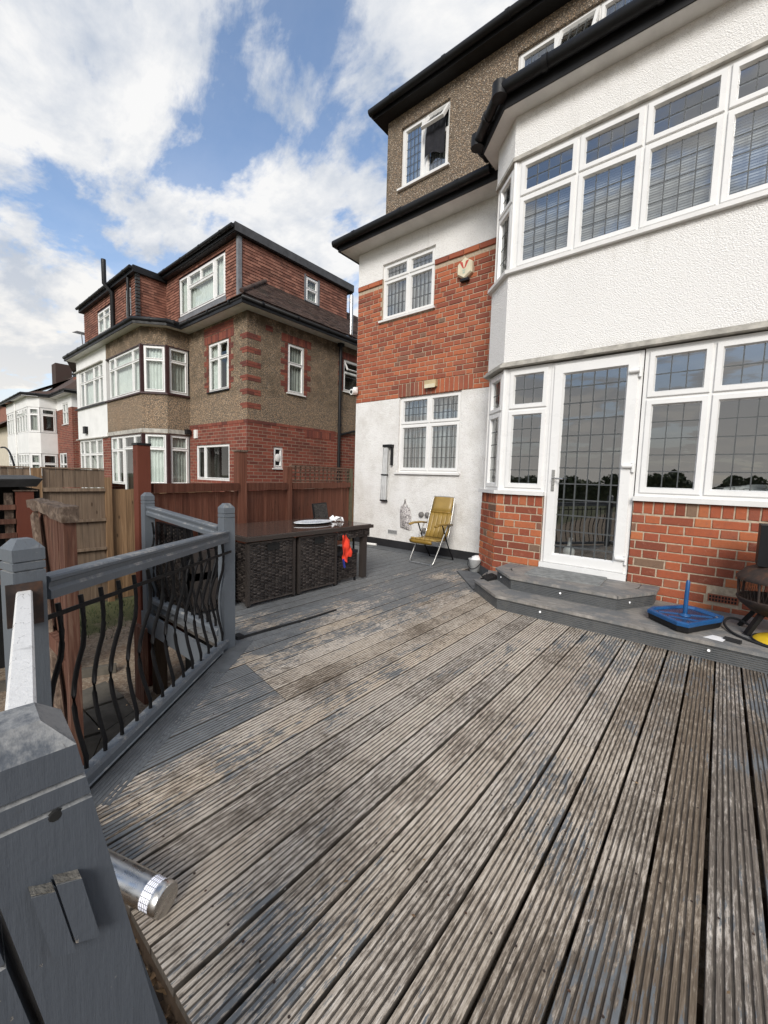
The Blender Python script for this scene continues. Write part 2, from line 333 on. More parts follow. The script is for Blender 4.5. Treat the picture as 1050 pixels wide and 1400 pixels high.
def m_litter():
    n = NT('leaf_litter'); r = n.geo.outputs['Random Per Island']
    n.set('Base Color', n.ramp(r, [(0, (0.045, 0.03, 0.02)), (0.4, (0.14, 0.085, 0.045)), (0.75, (0.26, 0.17, 0.09)), (1, (0.36, 0.30, 0.22))])); n.set('Roughness', 0.85); MT['litter'] = n.m
def m_emit(name, col, st):
    n = NT(name); n.set('Base Color', (0.8, 0.8, 0.8, 1)); n.set('Emission Color', col+(1,)); n.set('Emission Strength', st); MT[name] = n.m

m_render(); m_brick(); m_brickwall(); m_ground(); m_wicker(); m_rust(); m_foliage(); m_bag(); m_litter()
m_pebble('pebbledash', [(0.0, (0.09, 0.066, 0.05)), (0.25, (0.27, 0.20, 0.14)), (0.55, (0.40, 0.315, 0.225)), (0.8, (0.33, 0.215, 0.13)), (1.0, (0.62, 0.55, 0.46))], 50)
m_pebble('brown_render', [(0.0, (0.275, 0.187, 0.115)), (0.35, (0.405, 0.275, 0.170)), (0.7, (0.475, 0.332, 0.210)), (1.0, (0.56, 0.42, 0.29))], 38, (0.26, 0.178, 0.114))
m_tile('tile_red', [(0, (0.135, 0.060, 0.043)), (0.5, (0.215, 0.093, 0.065)), (1, (0.30, 0.140, 0.098))], (0.085, 0.055, 0.043), 0.5)
m_tile('tile_brown', [(0, (0.052, 0.034, 0.029)), (0.5, (0.085, 0.054, 0.044)), (1, (0.125, 0.083, 0.066))], (0.055, 0.05, 0.04), 0.6)
m_glass('glass'); m_glass('glass_clear', (0.95, 0.97, 0.96), 1.85)
m_deck('deck_worn', 0.60, 0.665); m_deck('deck_painted', 0.05, 0.42)
m_paint('grey_paint', (0.098, 0.112, 0.128), (0.125, 0.140, 0.157), (0.30, 0.29, 0.27), 0.12)
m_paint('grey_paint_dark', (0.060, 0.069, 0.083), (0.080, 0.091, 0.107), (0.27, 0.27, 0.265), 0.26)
m_paint('rail_worn', (0.098, 0.112, 0.128), (0.125, 0.140, 0.157), (0.70, 0.69, 0.67), 0.46)
m_wood('fence_brown', [(0.25, (0.11, 0.078, 0.055)), (0.55, (0.215, 0.155, 0.108)), (0.8, (0.30, 0.23, 0.165))], (30, 30, 1.2), 0.16)
m_wood('fence_bright', [(0.25, (0.13, 0.078, 0.042)), (0.55, (0.265, 0.163, 0.088)), (0.8, (0.35, 0.235, 0.14))], (30, 30, 1.2), 0.15)
m_wood('fence_red', [(0.25, (0.080, 0.030, 0.019)), (0.55, (0.160, 0.060, 0.037)), (0.85, (0.26, 0.145, 0.10))], (30, 30, 1.4), 0.2)
m_wood('red_panel', [(0.2, (0.105, 0.030, 0.018)), (0.8, (0.15, 0.045, 0.027))], (6, 6, 1.2), 0.05, 0.1)
m_wood('old_red', [(0.25, (0.045, 0.025, 0.019)), (0.5, (0.115, 0.050, 0.033)), (0.8, (0.24, 0.155, 0.11))], (34, 34, 2.2), 0.2, 0.8)
m_wood('rotten_wood', [(0.25, (0.035, 0.025, 0.020)), (0.5, (0.12, 0.085, 0.063)), (0.8, (0.30, 0.235, 0.18))], (12, 40, 22), 0.2, 1.0)
m_wood('joist_wood', [(0.25, (0.035, 0.024, 0.016)), (0.8, (0.11, 0.075, 0.05))])
mat('mortar', (0.41, 0.33, 0.24), 0.95, 0.25, 30, 0.6, 120)
mat('upvc', (0.74, 0.735, 0.72), 0.32, 0.035, 3.0)
mat('upvc_sill', (0.70, 0.69, 0.67), 0.4, 0.06, 5.0)
mat('soffit_white', (0.66, 0.645, 0.62), 0.6, 0.10, 4.0)
mat('drip_edge', (0.40, 0.38, 0.34), 0.85, 0.3, 9.0, 0.6, 60)
mat('black_plastic', (0.010, 0.010, 0.011), 0.5, 0.2, 5, spec=0.3)
mat('black_paint', (0.016, 0.016, 0.018), 0.55, 0.25, 6)
mat('black_metal', (0.006, 0.006, 0.007), 0.55, 0.2, 8, spec=0.25)
mat('plinth_grey', (0.055, 0.058, 0.062), 0.7, 0.2, 6, 0.3, 60)
mat('lead_cames', (0.075, 0.08, 0.082), 0.55, 0.15, 20, metal=0.3)
mat('seal_black', (0.015, 0.015, 0.016), 0.6)
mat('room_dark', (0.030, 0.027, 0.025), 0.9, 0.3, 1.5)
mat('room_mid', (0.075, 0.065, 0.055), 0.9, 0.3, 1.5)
mat('blind_white', (0.42, 0.42, 0.415), 0.6, 0.08, 4)
mat('blind_grey', (0.66, 0.67, 0.66), 0.7, 0.12, 6)
mat('curtain_white', (0.62, 0.65, 0.62), 0.9, 0.08, 5)
mat('curtain_grey', (0.36, 0.37, 0.34), 0.9, 0.15, 5)
mat('black_cloth', (0.010, 0.010, 0.014), 0.9, 0.3, 8)
mat('maroon_frame', (0.040, 0.014, 0.014), 0.5, 0.2, 6)
mat('lead_sheet', (0.16, 0.165, 0.175), 0.6, 0.2, 6, 0.3, 30)
mat('chrome', (0.62, 0.61, 0.59), 0.2, 0.05, 10, metal=1.0)
mat('steel_brushed', (0.60, 0.585, 0.56), 0.30, 0.05, 12, metal=1.0)
mat('alu_tube', (0.50, 0.49, 0.465), 0.33, 0.08, 10, metal=0.9)
mat('ochre_vinyl', (0.30, 0.195, 0.050), 0.42, 0.12, 7, 0.25, 50)
mat('ochre_dark', (0.24, 0.145, 0.025), 0.45, 0.15, 7)
mat('blue_plastic', (0.012, 0.080, 0.225), 0.38, 0.12, 9)
mat('blue_dark', (0.010, 0.035, 0.095), 0.25, 0.15, 9)
mat('yellow_plastic', (0.72, 0.47, 0.02), 0.4, 0.1, 9)
mat('black_rubber', (0.014, 0.014, 0.015), 0.75, 0.25, 14, 0.4, 90)
mat('white_plastic', (0.78, 0.77, 0.74), 0.4, 0.06, 8)
mat('bucket_grey', (0.50, 0.505, 0.50), 0.5, 0.12, 9)
mat('cream_plastic', (0.66, 0.60, 0.44), 0.5, 0.1, 8)
mat('dull_cream', (0.48, 0.38, 0.22), 0.6, 0.15, 9)
mat('logo_red', (0.50, 0.07, 0.05), 0.5)
mat('logo_green', (0.42, 0.50, 0.40), 0.5)
mat('red_cloth', (0.74, 0.050, 0.020), 0.85, 0.12, 12, 0.4, 60)
mat('blue_cloth', (0.02, 0.03, 0.24), 0.85, 0.12, 12)
mat('white_paper', (0.78, 0.77, 0.76), 0.8, 0.05, 9)
mat('porcelain', (0.76, 0.79, 0.82), 0.25, 0.05, 5)
mat('print_grey', (0.30, 0.34, 0.40), 0.5)
mat('mat_grey', (0.205, 0.21, 0.205), 0.85, 0.25, 14, 0.5, 90)
mat('deck_grey', (0.105, 0.112, 0.118), 0.62, 0.22, 8, 0.3, 60)
mat('airbrick_red', (0.28, 0.085, 0.045), 0.85, 0.2, 14, 0.4, 80)
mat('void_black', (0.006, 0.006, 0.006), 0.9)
mat('paving_stone', (0.095, 0.085, 0.068), 0.9, 0.3, 6, 0.7, 40)
mat('end_grain', (0.19, 0.175, 0.15), 0.9, 0.4, 60, 0.8, 150)
mat('cap_grey', (0.16, 0.15, 0.14), 0.6, 0.15, 9)
mat('dark_felt', (0.055, 0.056, 0.060), 0.8, 0.3, 5)
mat('roof_felt', (0.04, 0.041, 0.042), 0.85, 0.3, 5, 0.5, 70)
mat('edge_metal', (0.36, 0.35, 0.33), 0.5, 0.15, 10)
mat('white_wall', (0.74, 0.735, 0.715), 0.9, 0.06, 2.0, 0.4, 40, bd=0.01)
mat('cream_wall', (0.55, 0.49, 0.39), 0.9, 0.08, 2)
mat('far_roof', (0.10, 0.055, 0.045), 0.9, 0.2, 2)
mat('bark', (0.10, 0.075, 0.055), 0.9, 0.3, 10, 0.6, 30)
mat('green_post', (0.085, 0.075, 0.045), 0.85, 0.25, 12, 0.5, 30)
mat('trellis_wood', (0.135, 0.075, 0.048), 0.85, 0.25, 12)
mat('table_glass', (0.062, 0.046, 0.038), 0.06, 0.1, 3)
mat('bottle_white', (0.70, 0.70, 0.68), 0.4)
n = NT('table_glass2'); n.set('Base Color', (0.075, 0.055, 0.046, 1)); n.set('Roughness', 0.06); n.set('Specular IOR Level', 1.0); n.set('IOR', 1.7); MT['table_glass'] = n.m
m_emit('led_white', (0.92, 0.94, 1.0), 0.35)
m_emit('led_ring', (0.72, 0.75, 1.0), 0.32)
m_emit('bulb_warm', (1.0, 0.75, 0.4), 3.0)

# ------------------------------------------------------------------ mesh helpers
class MB:
    def __init__(s): s.v = []; s.f = []; s.sm = []
    def add(s, vs, fs, smooth=False):
        b = len(s.v); s.v += [tuple(q) for q in vs]
        s.f += [tuple(i+b for i in f) for f in fs]; s.sm += [smooth]*len(fs); return s
    def box(s, x0, x1, y0, y1, z0, z1):
        return s.add([(x0,y0,z0),(x1,y0,z0),(x1,y1,z0),(x0,y1,z0),(x0,y0,z1),(x1,y0,z1),(x1,y1,z1),(x0,y1,z1)],
                     [(0,3,2,1),(4,5,6,7),(0,1,5,4),(1,2,6,5),(2,3,7,6),(3,0,4,7)])
    def fbox(s, F, a0, a1, b0, b1, c0, c1):   # box in a frame F(a,b,c)->xyz
        V=[Vector(q) for q in (F(a0,b0,c0),F(a1,b0,c0),F(a1,b1,c0),F(a0,b1,c0),F(a0,b0,c1),F(a1,b0,c1),F(a1,b1,c1),F(a0,b1,c1))]
        fs=[(0,3,2,1),(4,5,6,7),(0,1,5,4),(1,2,6,5),(2,3,7,6),(3,0,4,7)]
        if (V[1]-V[0]).cross(V[3]-V[0]).dot(V[4]-V[0])<0: fs=[f[::-1] for f in fs]
        return s.add(V,fs)
    def bar(s, p, q, w, h, up_=(0,0,1)):
        p = Vector(p); q = Vector(q); d = (q-p).normalized(); u = Vector(up_); r = d.cross(u)
        if r.length < 1e-4: r = d.cross(Vector((1,0,0)))
        r.normalize(); u = r.cross(d); r = r*w/2; u = u*h/2
        return s.add([p-r-u,p+r-u,p+r+u,p-r+u,q-r-u,q+r-u,q+r+u,q-r+u],[(0,1,2,3),(7,6,5,4),(0,4,5,1),(1,5,6,2),(2,6,7,3),(3,7,4,0)])
    def prism(s, poly, z0, z1):
        k = len(poly); vs = [(x,y,z0) for x,y in poly]+[(x,y,z1) for x,y in poly]
        fs = [tuple(range(k))[::-1], tuple(range(k,2*k))]+[(i,(i+1)%k,k+(i+1)%k,k+i) for i in range(k)]
        return s.add(vs, fs)
    def extr(s, prof, p, q, side=None, smooth=False):  # profile [(a,b)] a=side b=up swept p->q
        p = Vector(p); q = Vector(q); d = (q-p).normalized(); r = Vector(side) if side else d.cross(Vector((0,0,1))).normalized(); u = r.cross(d).normalized()
        if u.z < 0: u = -u
        k = len(prof); vs = [p+r*a+u*b for a,b in prof]+[q+r*a+u*b for a,b in prof]
        return s.add(vs, [(i,(i+1)%k,k+(i+1)%k,k+i) for i in range(k)]+[tuple(range(k))[::-1], tuple(range(k,2*k))], smooth)
    def tube(s, pts, r, n=8, caps=True, smooth=True):
        pts = [Vector(p) for p in pts]; rs = r if isinstance(r, list) else [r]*len(pts); vs = []; fs = []
        ref = Vector((0,0,1))
        for i, p in enumerate(pts):
            d = (pts[min(i+1,len(pts)-1)]-pts[max(i-1,0)]).normalized()
            a = d.cross(ref)
            if a.length < 0.05: a = d.cross(Vector((0,1,0)))
            a.normalize(); b = a.cross(d)
            vs += [p+(a*math.cos(2*math.pi*j/n)+b*math.sin(2*math.pi*j/n))*rs[i] for j in range(n)]
        for i in range(len(pts)-1):
            fs += [(i*n+j, i*n+(j+1)%n, (i+1)*n+(j+1)%n, (i+1)*n+j) for j in range(n)]
        b = len(s.v); s.add(vs, fs, smooth)
        if caps: s.add(vs[:n], [tuple(range(n))]); s.add(vs[-n:], [tuple(range(n))[::-1]])
        return s
    def lathe(s, prof, c, n=20, smooth=True, axis=None):
        vs = []; fs = []; cx,cy,cz = c
        for r,z in prof: vs += [(cx+r*math.cos(2*math.pi*j/n), cy+r*math.sin(2*math.pi*j/n), cz+z) for j in range(n)]
        for i in range(len(prof)-1): fs += [(i*n+j, i*n+(j+1)%n, (i+1)*n+(j+1)%n, (i+1)*n+j) for j in range(n)]
        return s.add(vs, fs, smooth)
    def build(s, name, m_, parent=None, loc=None):
        if 'wall' in name:
            mp_={}; nv_=[]; ix_=[]
            for q in s.v:
                k_=tuple(round(c,3) for c in q)
                if k_ not in mp_: mp_[k_]=len(nv_); nv_.append(q)
                ix_.append(mp_[k_])
            s.v=nv_; s.f=[tuple(ix_[i] for i in f) for f in s.f]; ok_=[len(set(f))==len(f) for f in s.f]
            s.sm=[a for a,b in zip(s.sm,ok_) if b]; s.f=[a for a,b in zip(s.f,ok_) if b]
        me = bpy.data.meshes.new(name); o = bpy.data.objects.new(name, me); COL.objects.link(o)
        base = Vector(WL.get(parent.name, (0,0,0))) if parent else Vector(loc or (0,0,0))
        me.from_pydata([tuple(Vector(q)-base) for q in s.v], [], s.f)
        for p, k in zip(me.polygons, s.sm): p.use_smooth = k
        me.materials.append(MT[m_] if isinstance(m_, str) else m_)
        if parent: o.parent = parent; WL[o.name] = tuple(base)
        else: o.location = base; WL[o.name] = tuple(base)
        return o
WL = {}
def thing(name, label, cat, loc=(0,0,0), group=None):
    o = bpy.data.objects.new(name, None); COL.objects.link(o); o.location = loc; o.empty_display_size = 0.1
    o['label'] = label; o['category'] = cat; WL[o.name] = tuple(loc)
    if group: o['group'] = group
    return o
def tag(o, label, cat, group=None):
    o['label'] = label; o['category'] = cat
    if group: o['group'] = group
    return o
def structure(o): o['kind'] = 'structure'; return o
def stuff(o): o['kind'] = 'stuff'; return o
def copy_tree(o, parent=None):
    c = o.copy(); COL.objects.link(c)
    if parent: c.parent = parent
    WL[c.name] = WL[o.name]
    for ch in list(o.children): copy_tree(ch, c)
    return c
def inst(name, mesh, parent, loc, rz=0.0, sx=1.0, rx=0.0, ry=0.0):
    o = bpy.data.objects.new(name, mesh); COL.objects.link(o); o.parent = parent
    o.location = Vector(loc)-Vector(WL[parent.name]); o.rotation_euler = (rx, ry, rz); o.scale = (sx,1,1); return o
def frame(O, u):
    """wall frame: s along u, t outwards (right-hand normal of u seen from outside), z up"""
    u = Vector((u[0],u[1],0)).normalized(); nrm = Vector((u.y,-u.x,0)); O = Vector((O[0],O[1],0))
    return lambda s,t,z: O+u*s+nrm*t+Vector((0,0,z))

def wall(mb, F, s0, s1, z0, z1, holes=(), t=0.0, dep=0.12):
    ss = sorted({s0,s1}|{h[k] for h in holes for k in (0,1) if s0<h[k]<s1}); zs = sorted({z0,z1}|{h[k] for h in holes for k in (2,3) if z0<h[k]<z1})
    for a,b in zip(ss,ss[1:]):
        for c,d in zip(zs,zs[1:]):
            mx_,mz_ = (a+b)/2,(c+d)/2
            if any(h[0]<mx_<h[1] and h[2]<mz_<h[3] for h in holes): continue
            mb.add([F(a,t,c),F(b,t,c),F(b,t,d),F(a,t,d)],[(0,1,2,3)])
    for h in holes:
        a,b,c,d = max(h[0],s0),min(h[1],s1),max(h[2],z0),min(h[3],z1)
        if a>=b or c>=d: continue
        if h[0]>=s0: mb.add([F(a,t,c),F(a,t,d),F(a,t-dep,d),F(a,t-dep,c)],[(0,1,2,3)])
        if h[1]<=s1: mb.add([F(b,t,c),F(b,t-dep,c),F(b,t-dep,d),F(b,t,d)],[(0,1,2,3)])
        if h[2]>=z0: mb.add([F(a,t,c),F(a,t-dep,c),F(b,t-dep,c),F(b,t,c)],[(0,1,2,3)])
        if h[3]<=z1: mb.add([F(a,t,d),F(b,t,d),F(b,t-dep,d),F(a,t-dep,d)],[(0,1,2,3)])
    return mb

def ring(mb, F, a,b,c,d, w, t0, t1, bev=0.014):
    """mitred picture-frame profile between outer rect and the glass"""
    R0=[(a,c),(b,c),(b,d),(a,d)]
    def off(k): return [(a+k,c+k),(b-k,c+k),(b-k,d-k),(a+k,d-k)]
    loops=[[F(s,t1,z) for s,z in R0],[F(s,t0-0.006,z) for s,z in R0],[F(s,t0,z) for s,z in off(0.006)],[F(s,t0,z) for s,z in off(w-bev)],[F(s,t1,z) for s,z in off(w)]]
    vs=[p for l in loops for p in l]; fs=[]
    for i in range(4):
        for j in range(4): fs.append((i*4+j,i*4+(j+1)%4,(i+1)*4+(j+1)%4,(i+1)*4+j))
    mb.add(vs,fs)

def pane_set(par, F, a,b,c,d, t, lead=None, gm='glass', double=True, lw=0.0098):
    MB().fbox(F,a,b,t-0.004,t,c,d).build('pane',gm,par)
    if lead:
        mb=MB(); nx,nz=lead
        nx=[k/nx for k in range(1,nx)] if isinstance(nx,int) else nx; nz=[k/nz for k in range(1,nz)] if isinstance(nz,int) else nz
        for k in nx: s=a+(b-a)*k; mb.fbox(F,s-lw/2,s+lw/2,t+0.0002,t+0.003,c,d)
        for k in nz: z=c+(d-c)*k; mb.fbox(F,a,b,t+0.0006,t+0.0034,z-lw/2,z+lw/2)
        if double:
            for k in nx: s=a+(b-a)*k; mb.fbox(F,s-lw/2,s+lw/2,t-0.026,t-0.023,c,d)
            for k in nz: z=c+(d-c)*k; mb.fbox(F,a,b,t-0.0255,t-0.0222,z-lw/2,z+lw/2)
        mb.build('leading','lead_cames',par)

def curtain(mb, F, a,b,c,d, t, amp=0.022, per=0.09, gap=None):
    k=max(8,int((b-a)/0.018)); vs=[]; 
    for i in range(k+1):
        s=a+(b-a)*i/k; tt=t+amp*math.sin(2*math.pi*s/per+1.3*math.sin(s*5))+amp*0.4*math.sin(s*37)
        vs+=[F(s,tt,c),F(s,tt,d)]
    mb.add(vs,[(2*i,2*i+2,2*i+3,2*i+1) for i in range(k)],True)

def window(par, F, s0,s1,z0,z1, cols=(), rows=(), leads=None, back='dark', t=-0.03, frm=0.045, sash=0.055, fm='upvc', room=0.35, sill=True, skip=(), gm='glass', open_cells=(), roommat='room_dark', double=True, label=None):
    """outer frame + mullions is the window; sash, pane, leading are its sub-parts"""
    mb=MB(); cs=[s0]+list(cols)+[s1]; rs=[z0]+list(rows)+[z1]; h=frm/2
    mb.fbox(F,s0,s0+frm,t-0.07,t,z0,z1); mb.fbox(F,s1-frm,s1,t-0.07,t,z0,z1)
    mb.fbox(F,s0+frm,s1-frm,t-0.069,t-0.001,z0,z0+frm); mb.fbox(F,s0+frm,s1-frm,t-0.069,t-0.001,z1-frm,z1)
    for s in cols: mb.fbox(F,s-h,s+h,t-0.068,t-0.002,z0+frm,z1-frm)
    for z in rows: mb.fbox(F,s0+frm,s1-frm,t-0.067,t-0.003,z-h,z+h)
    w=mb.build('window',fm,par)
    if label: w['label']=label
    if sill:
        MB().fbox(F,s0-0.04,s1+0.04,-0.08,0.05,z0-0.035,z0-0.002).build('sill','upvc_sill' if sill is True else sill,w)
    for i in range(len(cs)-1):
        for j in range(len(rs)-1):
            if (i,j) in skip: continue
            a=cs[i]+(frm if i==0 else h)-0.012; b=cs[i+1]-(frm if i==len(cs)-2 else h)+0.012
            c=rs[j]+(frm if j==0 else h)-0.012; d=rs[j+1]-(frm if j==len(rs)-2 else h)+0.012
            FF=F
            if (i,j) in open_cells:   # top-hung vent, swung out
                an=R(open_cells[(i,j)])
                def FF(s,tt,z,F=F,an=an,zt=d): dz=zt-z; q=tt-t; return F(s,t+dz*math.sin(an)+q*math.cos(an),zt-dz*math.cos(an)+q*math.sin(an))
            if sash: 
                q=MB(); ring(q,FF,a,b,c,d,sash,t+0.016,t-0.022)
                if (i,j) in open_cells: ring(q,FF,a,b,c,d,sash,t-0.03,t-0.02)
                q.build('sash',fm,w)
            e=sash if sash else 0.012
            ld=leads[j] if isinstance(leads,list) else leads
            pane_set(w,FF,a+e-0.004,b-e+0.004,c+e-0.004,d-e+0.004,t-0.018,ld,gm,double)
    if back:
        tb=t-0.11
        if back=='blind' or back=='blind_low':
            bm=MB(); zt=z1-frm if back=='blind' else rows[0]
            z=z0+0.03
            while z<zt: bm.add([F(s0+0.03,tb+0.008,z),F(s1-0.03,tb+0.008,z),F(s1-0.03,tb-0.002,z+0.0275),F(s0+0.03,tb-0.002,z+0.0275)],[(0,1,2,3)]); z+=0.026
            stuff(bm.build('blind','blind_white',w))
        elif back in('curtain','curtain_grey'):
            bm=MB(); curtain(bm,F,s0+0.03,s1-0.03,z0+0.03,z1-0.03,tb)
            bm.build('curtain','curtain_white' if back=='curtain' else 'curtain_grey',w)
        elif back=='sides':
            bm=MB(); q=(s1-s0)*0.3; curtain(bm,F,s0+0.02,s0+q,z0+0.03,z1-0.03,tb); curtain(bm,F,s1-q,s1-0.02,z0+0.03,z1-0.03,tb)
            bm.build('curtain','curtain_white',w)
        elif back=='vblind':
            bm=MB(); s=s0+0.03
            while s<s1-0.06:
                bm.add([F(s,tb-0.02,z0+0.03),F(s+0.075,tb+0.02,z0+0.03),F(s+0.075,tb+0.02,z1-0.04),F(s,tb-0.02,z1-0.04)],[(0,1,2,3)]); s+=0.082
            bm.build('blind','blind_grey',w)
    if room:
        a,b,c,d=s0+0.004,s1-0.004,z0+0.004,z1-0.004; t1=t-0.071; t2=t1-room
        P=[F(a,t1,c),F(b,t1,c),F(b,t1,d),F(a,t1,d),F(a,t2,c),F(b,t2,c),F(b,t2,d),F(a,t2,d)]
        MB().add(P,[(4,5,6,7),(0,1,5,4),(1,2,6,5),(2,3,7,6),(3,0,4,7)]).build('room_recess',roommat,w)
    return w

def gutter(mb, pts, r=0.06):
    """black half-round gutter with bracket bulges along a polyline"""
    mb.tube(pts, r, 12)
    for p,q in zip(pts,pts[1:]):
        p=Vector(p);q=Vector(q);d=(q-p); k=max(1,int(d.length/1.0))
        for i in range(k):
            c=p+d*((i+0.5)/k); e=d.normalized()*0.03; mb.tube([c-e,c+e],r*1.13,12)

def tiles(mb, F, s0,s1,z0,z1, tw=0.165, g=0.105, tilt=0.016, holes=(), cut=None, th=0.014, gk=0.78):
    tw*=1.0; g*=gk; tilt*=1.15
    """courses of plain tiles hung on a wall frame; each tile is its own island"""
    k=0; z=z0
    while z<z1-0.02:
        s=s0-(tw/2 if k%2 else 0); zt=min(z+g,z1)
        while s<s1:
            a=max(s,s0)+0.0015; b=min(s+tw,s1)-0.0015; s+=tw
            if b-a<0.02: continue
            m_=(a+b)/2
            sk=False
            for h in holes:
                if h[2]<(z+zt)/2<h[3] and b>h[0] and a<h[1]:
                    if a>=h[0] and b<=h[1]: sk=True
                    elif a<h[0]: b=h[0]
                    else: a=h[1]
            if sk or b-a<0.015: continue
            m_=(a+b)/2
            if cut and cut(m_,(z+zt)/2): continue
            j=random.uniform(-0.003,0.003); zz=z+random.uniform(-0.003,0.003)
            mb.add([F(a,tilt+j,zz),F(b,tilt+j,zz),F(b,0.002,zt+0.02),F(a,0.002,zt+0.02),F(a,tilt+j-th,zz),F(b,tilt+j-th,zz)],[(0,1,2,3),(4,5,1,0),(0,3,4),(1,5,2)])
        z+=g; k+=1

# ------------------------------------------------------------------ the ground
GZ=-0.85
structure(MB().add([(-260,-260,GZ),(260,-260,GZ),(260,260,GZ),(-260,260,GZ)],[(0,1,2,3)]).build('ground','ground'))
pv=bpy.data.objects.new('path',None); COL.objects.link(pv); pv['kind']='structure'; WL[pv.name]=(0,0,0)
random.seed(3)
# crazy paving: jittered grid of stones
G={}
for i in range(8):
    for j in range(9): G[i,j]=(-5.1+i*0.42+random.uniform(-.1,.1),-7.0+j*0.32+random.uniform(-.09,.09))
for i in range(7):
    for j in range(8):
        if i<1 or G[i,j][1]>-4.85: continue
        q=[G[i,j],G[i+1,j],G[i+1,j+1],G[i,j+1]]; cx=sum(p[0] for p in q)/4; cy=sum(p[1] for p in q)/4
        q=[(cx+(x-cx)*0.95,cy+(y-cy)*0.95) for x,y in q]; z=GZ+0.03+random.uniform(-.008,.008)
        MB().prism(q,GZ-0.02,z).build('paving_stone','paving_stone',pv)
kb=MB(); kb.bar((-5.9,-6.9,GZ+0.04),(-4.9,-4.55,GZ+0.04),0.06,0.1); kb.build('kerb','paving_stone',pv)
# grass blades by the fence
gb=MB(); random.seed(11)
for i in range(2600):
    x=random.uniform(-7.6,-5.9); y=random.uniform(-6.6,-2.6)
    if random.random()<(x+7.6)/2.2: continue
    h=random.uniform(0.02,0.07); a=random.uniform(0,6.28); dx,dy=math.cos(a)*0.006,math.sin(a)*0.006
    gb.add([(x-dx,y-dy,GZ),(x+dx,y+dy,GZ),(x+random.uniform(-.03,.03),y+random.uniform(-.03,.03),GZ+h)],[(0,1,2)])
stuff(gb.build('grass','foliage'))

# ------------------------------------------------------------------ our house
house=thing('house','white roughcast and red brick house with leaded windows and a two-storey bay','house',(-2.3,0,0))
F0=frame((0,0),(1,0))              # rear wall: s = x, t towards the garden
HL=-5.755
W1=(-4.667,-3.392,1.43,2.785); W2=(-5.150,-4.003,4.225,5.232)
rw=MB(); wall(rw,F0,HL,-2.60,0.15,2.77,[W1],0.004); wall(rw,F0,HL,-2.60,4.985,5.60,[W2],0.004)
rw.add([(HL,-0.004,0.15),(HL,9,0.15),(HL,9,5.6),(HL,-0.004,5.6)],[(0,1,2,3)])
rw.build('rendered_wall','render',house)
mo=MB(); wall(mo,F0,HL,-2.60,2.77,4.985,[W1,W2],-0.003); mo.add([(HL-0.002,0.003,2.77),(HL-0.002,9,2.77),(HL-0.002,9,4.985),(HL-0.002,0.003,4.985)],[(0,1,2,3)])
mo.build('mortar_wall','mortar',house)
pl=MB(); pl.box(HL-0.012,-2.60,-0.022,0.0,-0.05,0.148); pl.build('plinth','black_paint',house)
MB().box(HL,2.6,0.45,9,-0.9,0.1).build('foundation','plinth_grey',house)

# bricks -----------------------------------------------------------
def brick_mesh(L_,H_,seed,D=0.06,mt='brick'):
    random.seed(seed); j=lambda a: random.uniform(-a*2.2,a*2.2); b=0.006
    x,z=L_/2,H_/2; f=-D/2
    vs=[(-x,D/2,-z),(x,D/2,-z),(x,D/2,z),(-x,D/2,z),(-x+j(.001),f+b,-z+j(.001)),(x+j(.001),f+b,-z+j(.001)),(x+j(.001),f+b,z+j(.001)),(-x+j(.001),f+b,z+j(.001)),
        (-x+b+j(.001),f+j(.0012),-z+b),(x-b+j(.001),f+j(.0012),-z+b),(x-b,f+j(.0012),z-b+j(.001)),(-x+b,f+j(.0012),z-b+j(.001))]
    fs=[(8,9,10,11),(4,5,9,8),(5,6,10,9),(6,7,11,10),(7,4,8,11),(0,1,5,4),(1,2,6,5),(2,3,7,6),(3,0,4,7)]
    me=bpy.data.meshes.new('brick'); me.from_pydata(vs,[],fs); me.materials.append(MT[mt]); return me,vs,fs
BS=(0.262,0.0795); BH=(0.125,0.0795); BC=0.0915; WS=(0.236,0.0712); WH=(0.1125,0.0712)
BM={k:[brick_mesh(k[0],k[1],s) for s in range(5)] for k in (BS,BH,WS,WH,(0.0795,0.232),(0.0795,0.125))}
BMW={k:[brick_mesh(k[0],k[1],s,mt='brick_wall_') for s in range(5)] for k in BM}
allbricks=[]   # (distance, key, variant, loc, rz, sx)
CAMP=Vector((0,-6.03,1.34))
def brick(F,u,s,z,key,ln,t=0.006):
    if ln<0.025: return
    p=F(s,t-0.03+random.uniform(-.0018,.0018),z); rz=math.atan2(u[1],u[0])
    allbricks.append(((p-CAMP).length,key,random.randrange(5),p,rz,ln/key[0]))
def courses(F,u,s0,s1,z0,z1,holes=(),first=0,ph=0.0,t=0.006,sc=1.0):
    z=z0+0.04*sc; k=first; S_,H_,C_=(BS,BH,BC) if sc==1.0 else (WS,WH,BC*sc)
    while z<z1-0.025:
        ivs=[(s0,s1)]
        for h in holes:
            if h[2]-0.036<z<h[3]+0.036:
                ivs=[q for a,b in ivs for q in ((a,min(b,h[0]-0.004)),(max(a,h[1]+0.004),b)) if q[1]-q[0]>0.02]
        for a,b in ivs:
            s=s0-0.41+ph-(0.0 if k%2 else 0.2035*sc); i=0
            while s<b:
                L_=S_[0] if i%2==0 else H_[0]
                if random.random()<0.08: L_=S_[0]
                c,d=max(s,a),min(s+L_,b)
                if d-c>0.025: brick(F,u,(c+d)/2,z,S_ if d-c>0.13*sc else H_,d-c,t)
                s+=L_+0.012*sc; i+=1
        z+=C_; k+=1
def soldiers(F,u,s0,s1,z0,h,t=0.006):
    n_=round((s1-s0)/BC); st=(s1-s0)/n_
    for i in range(n_): brick(F,u,s0+(i+0.5)*st,z0+h/2,(0.0795,h),st-0.012,t)
random.seed(5)
SOL=(-4.70,-3.19,2.77,3.006)
courses(F0,(1,0),HL,-2.60,2.775,4.885,[W2,SOL],sc=0.90)
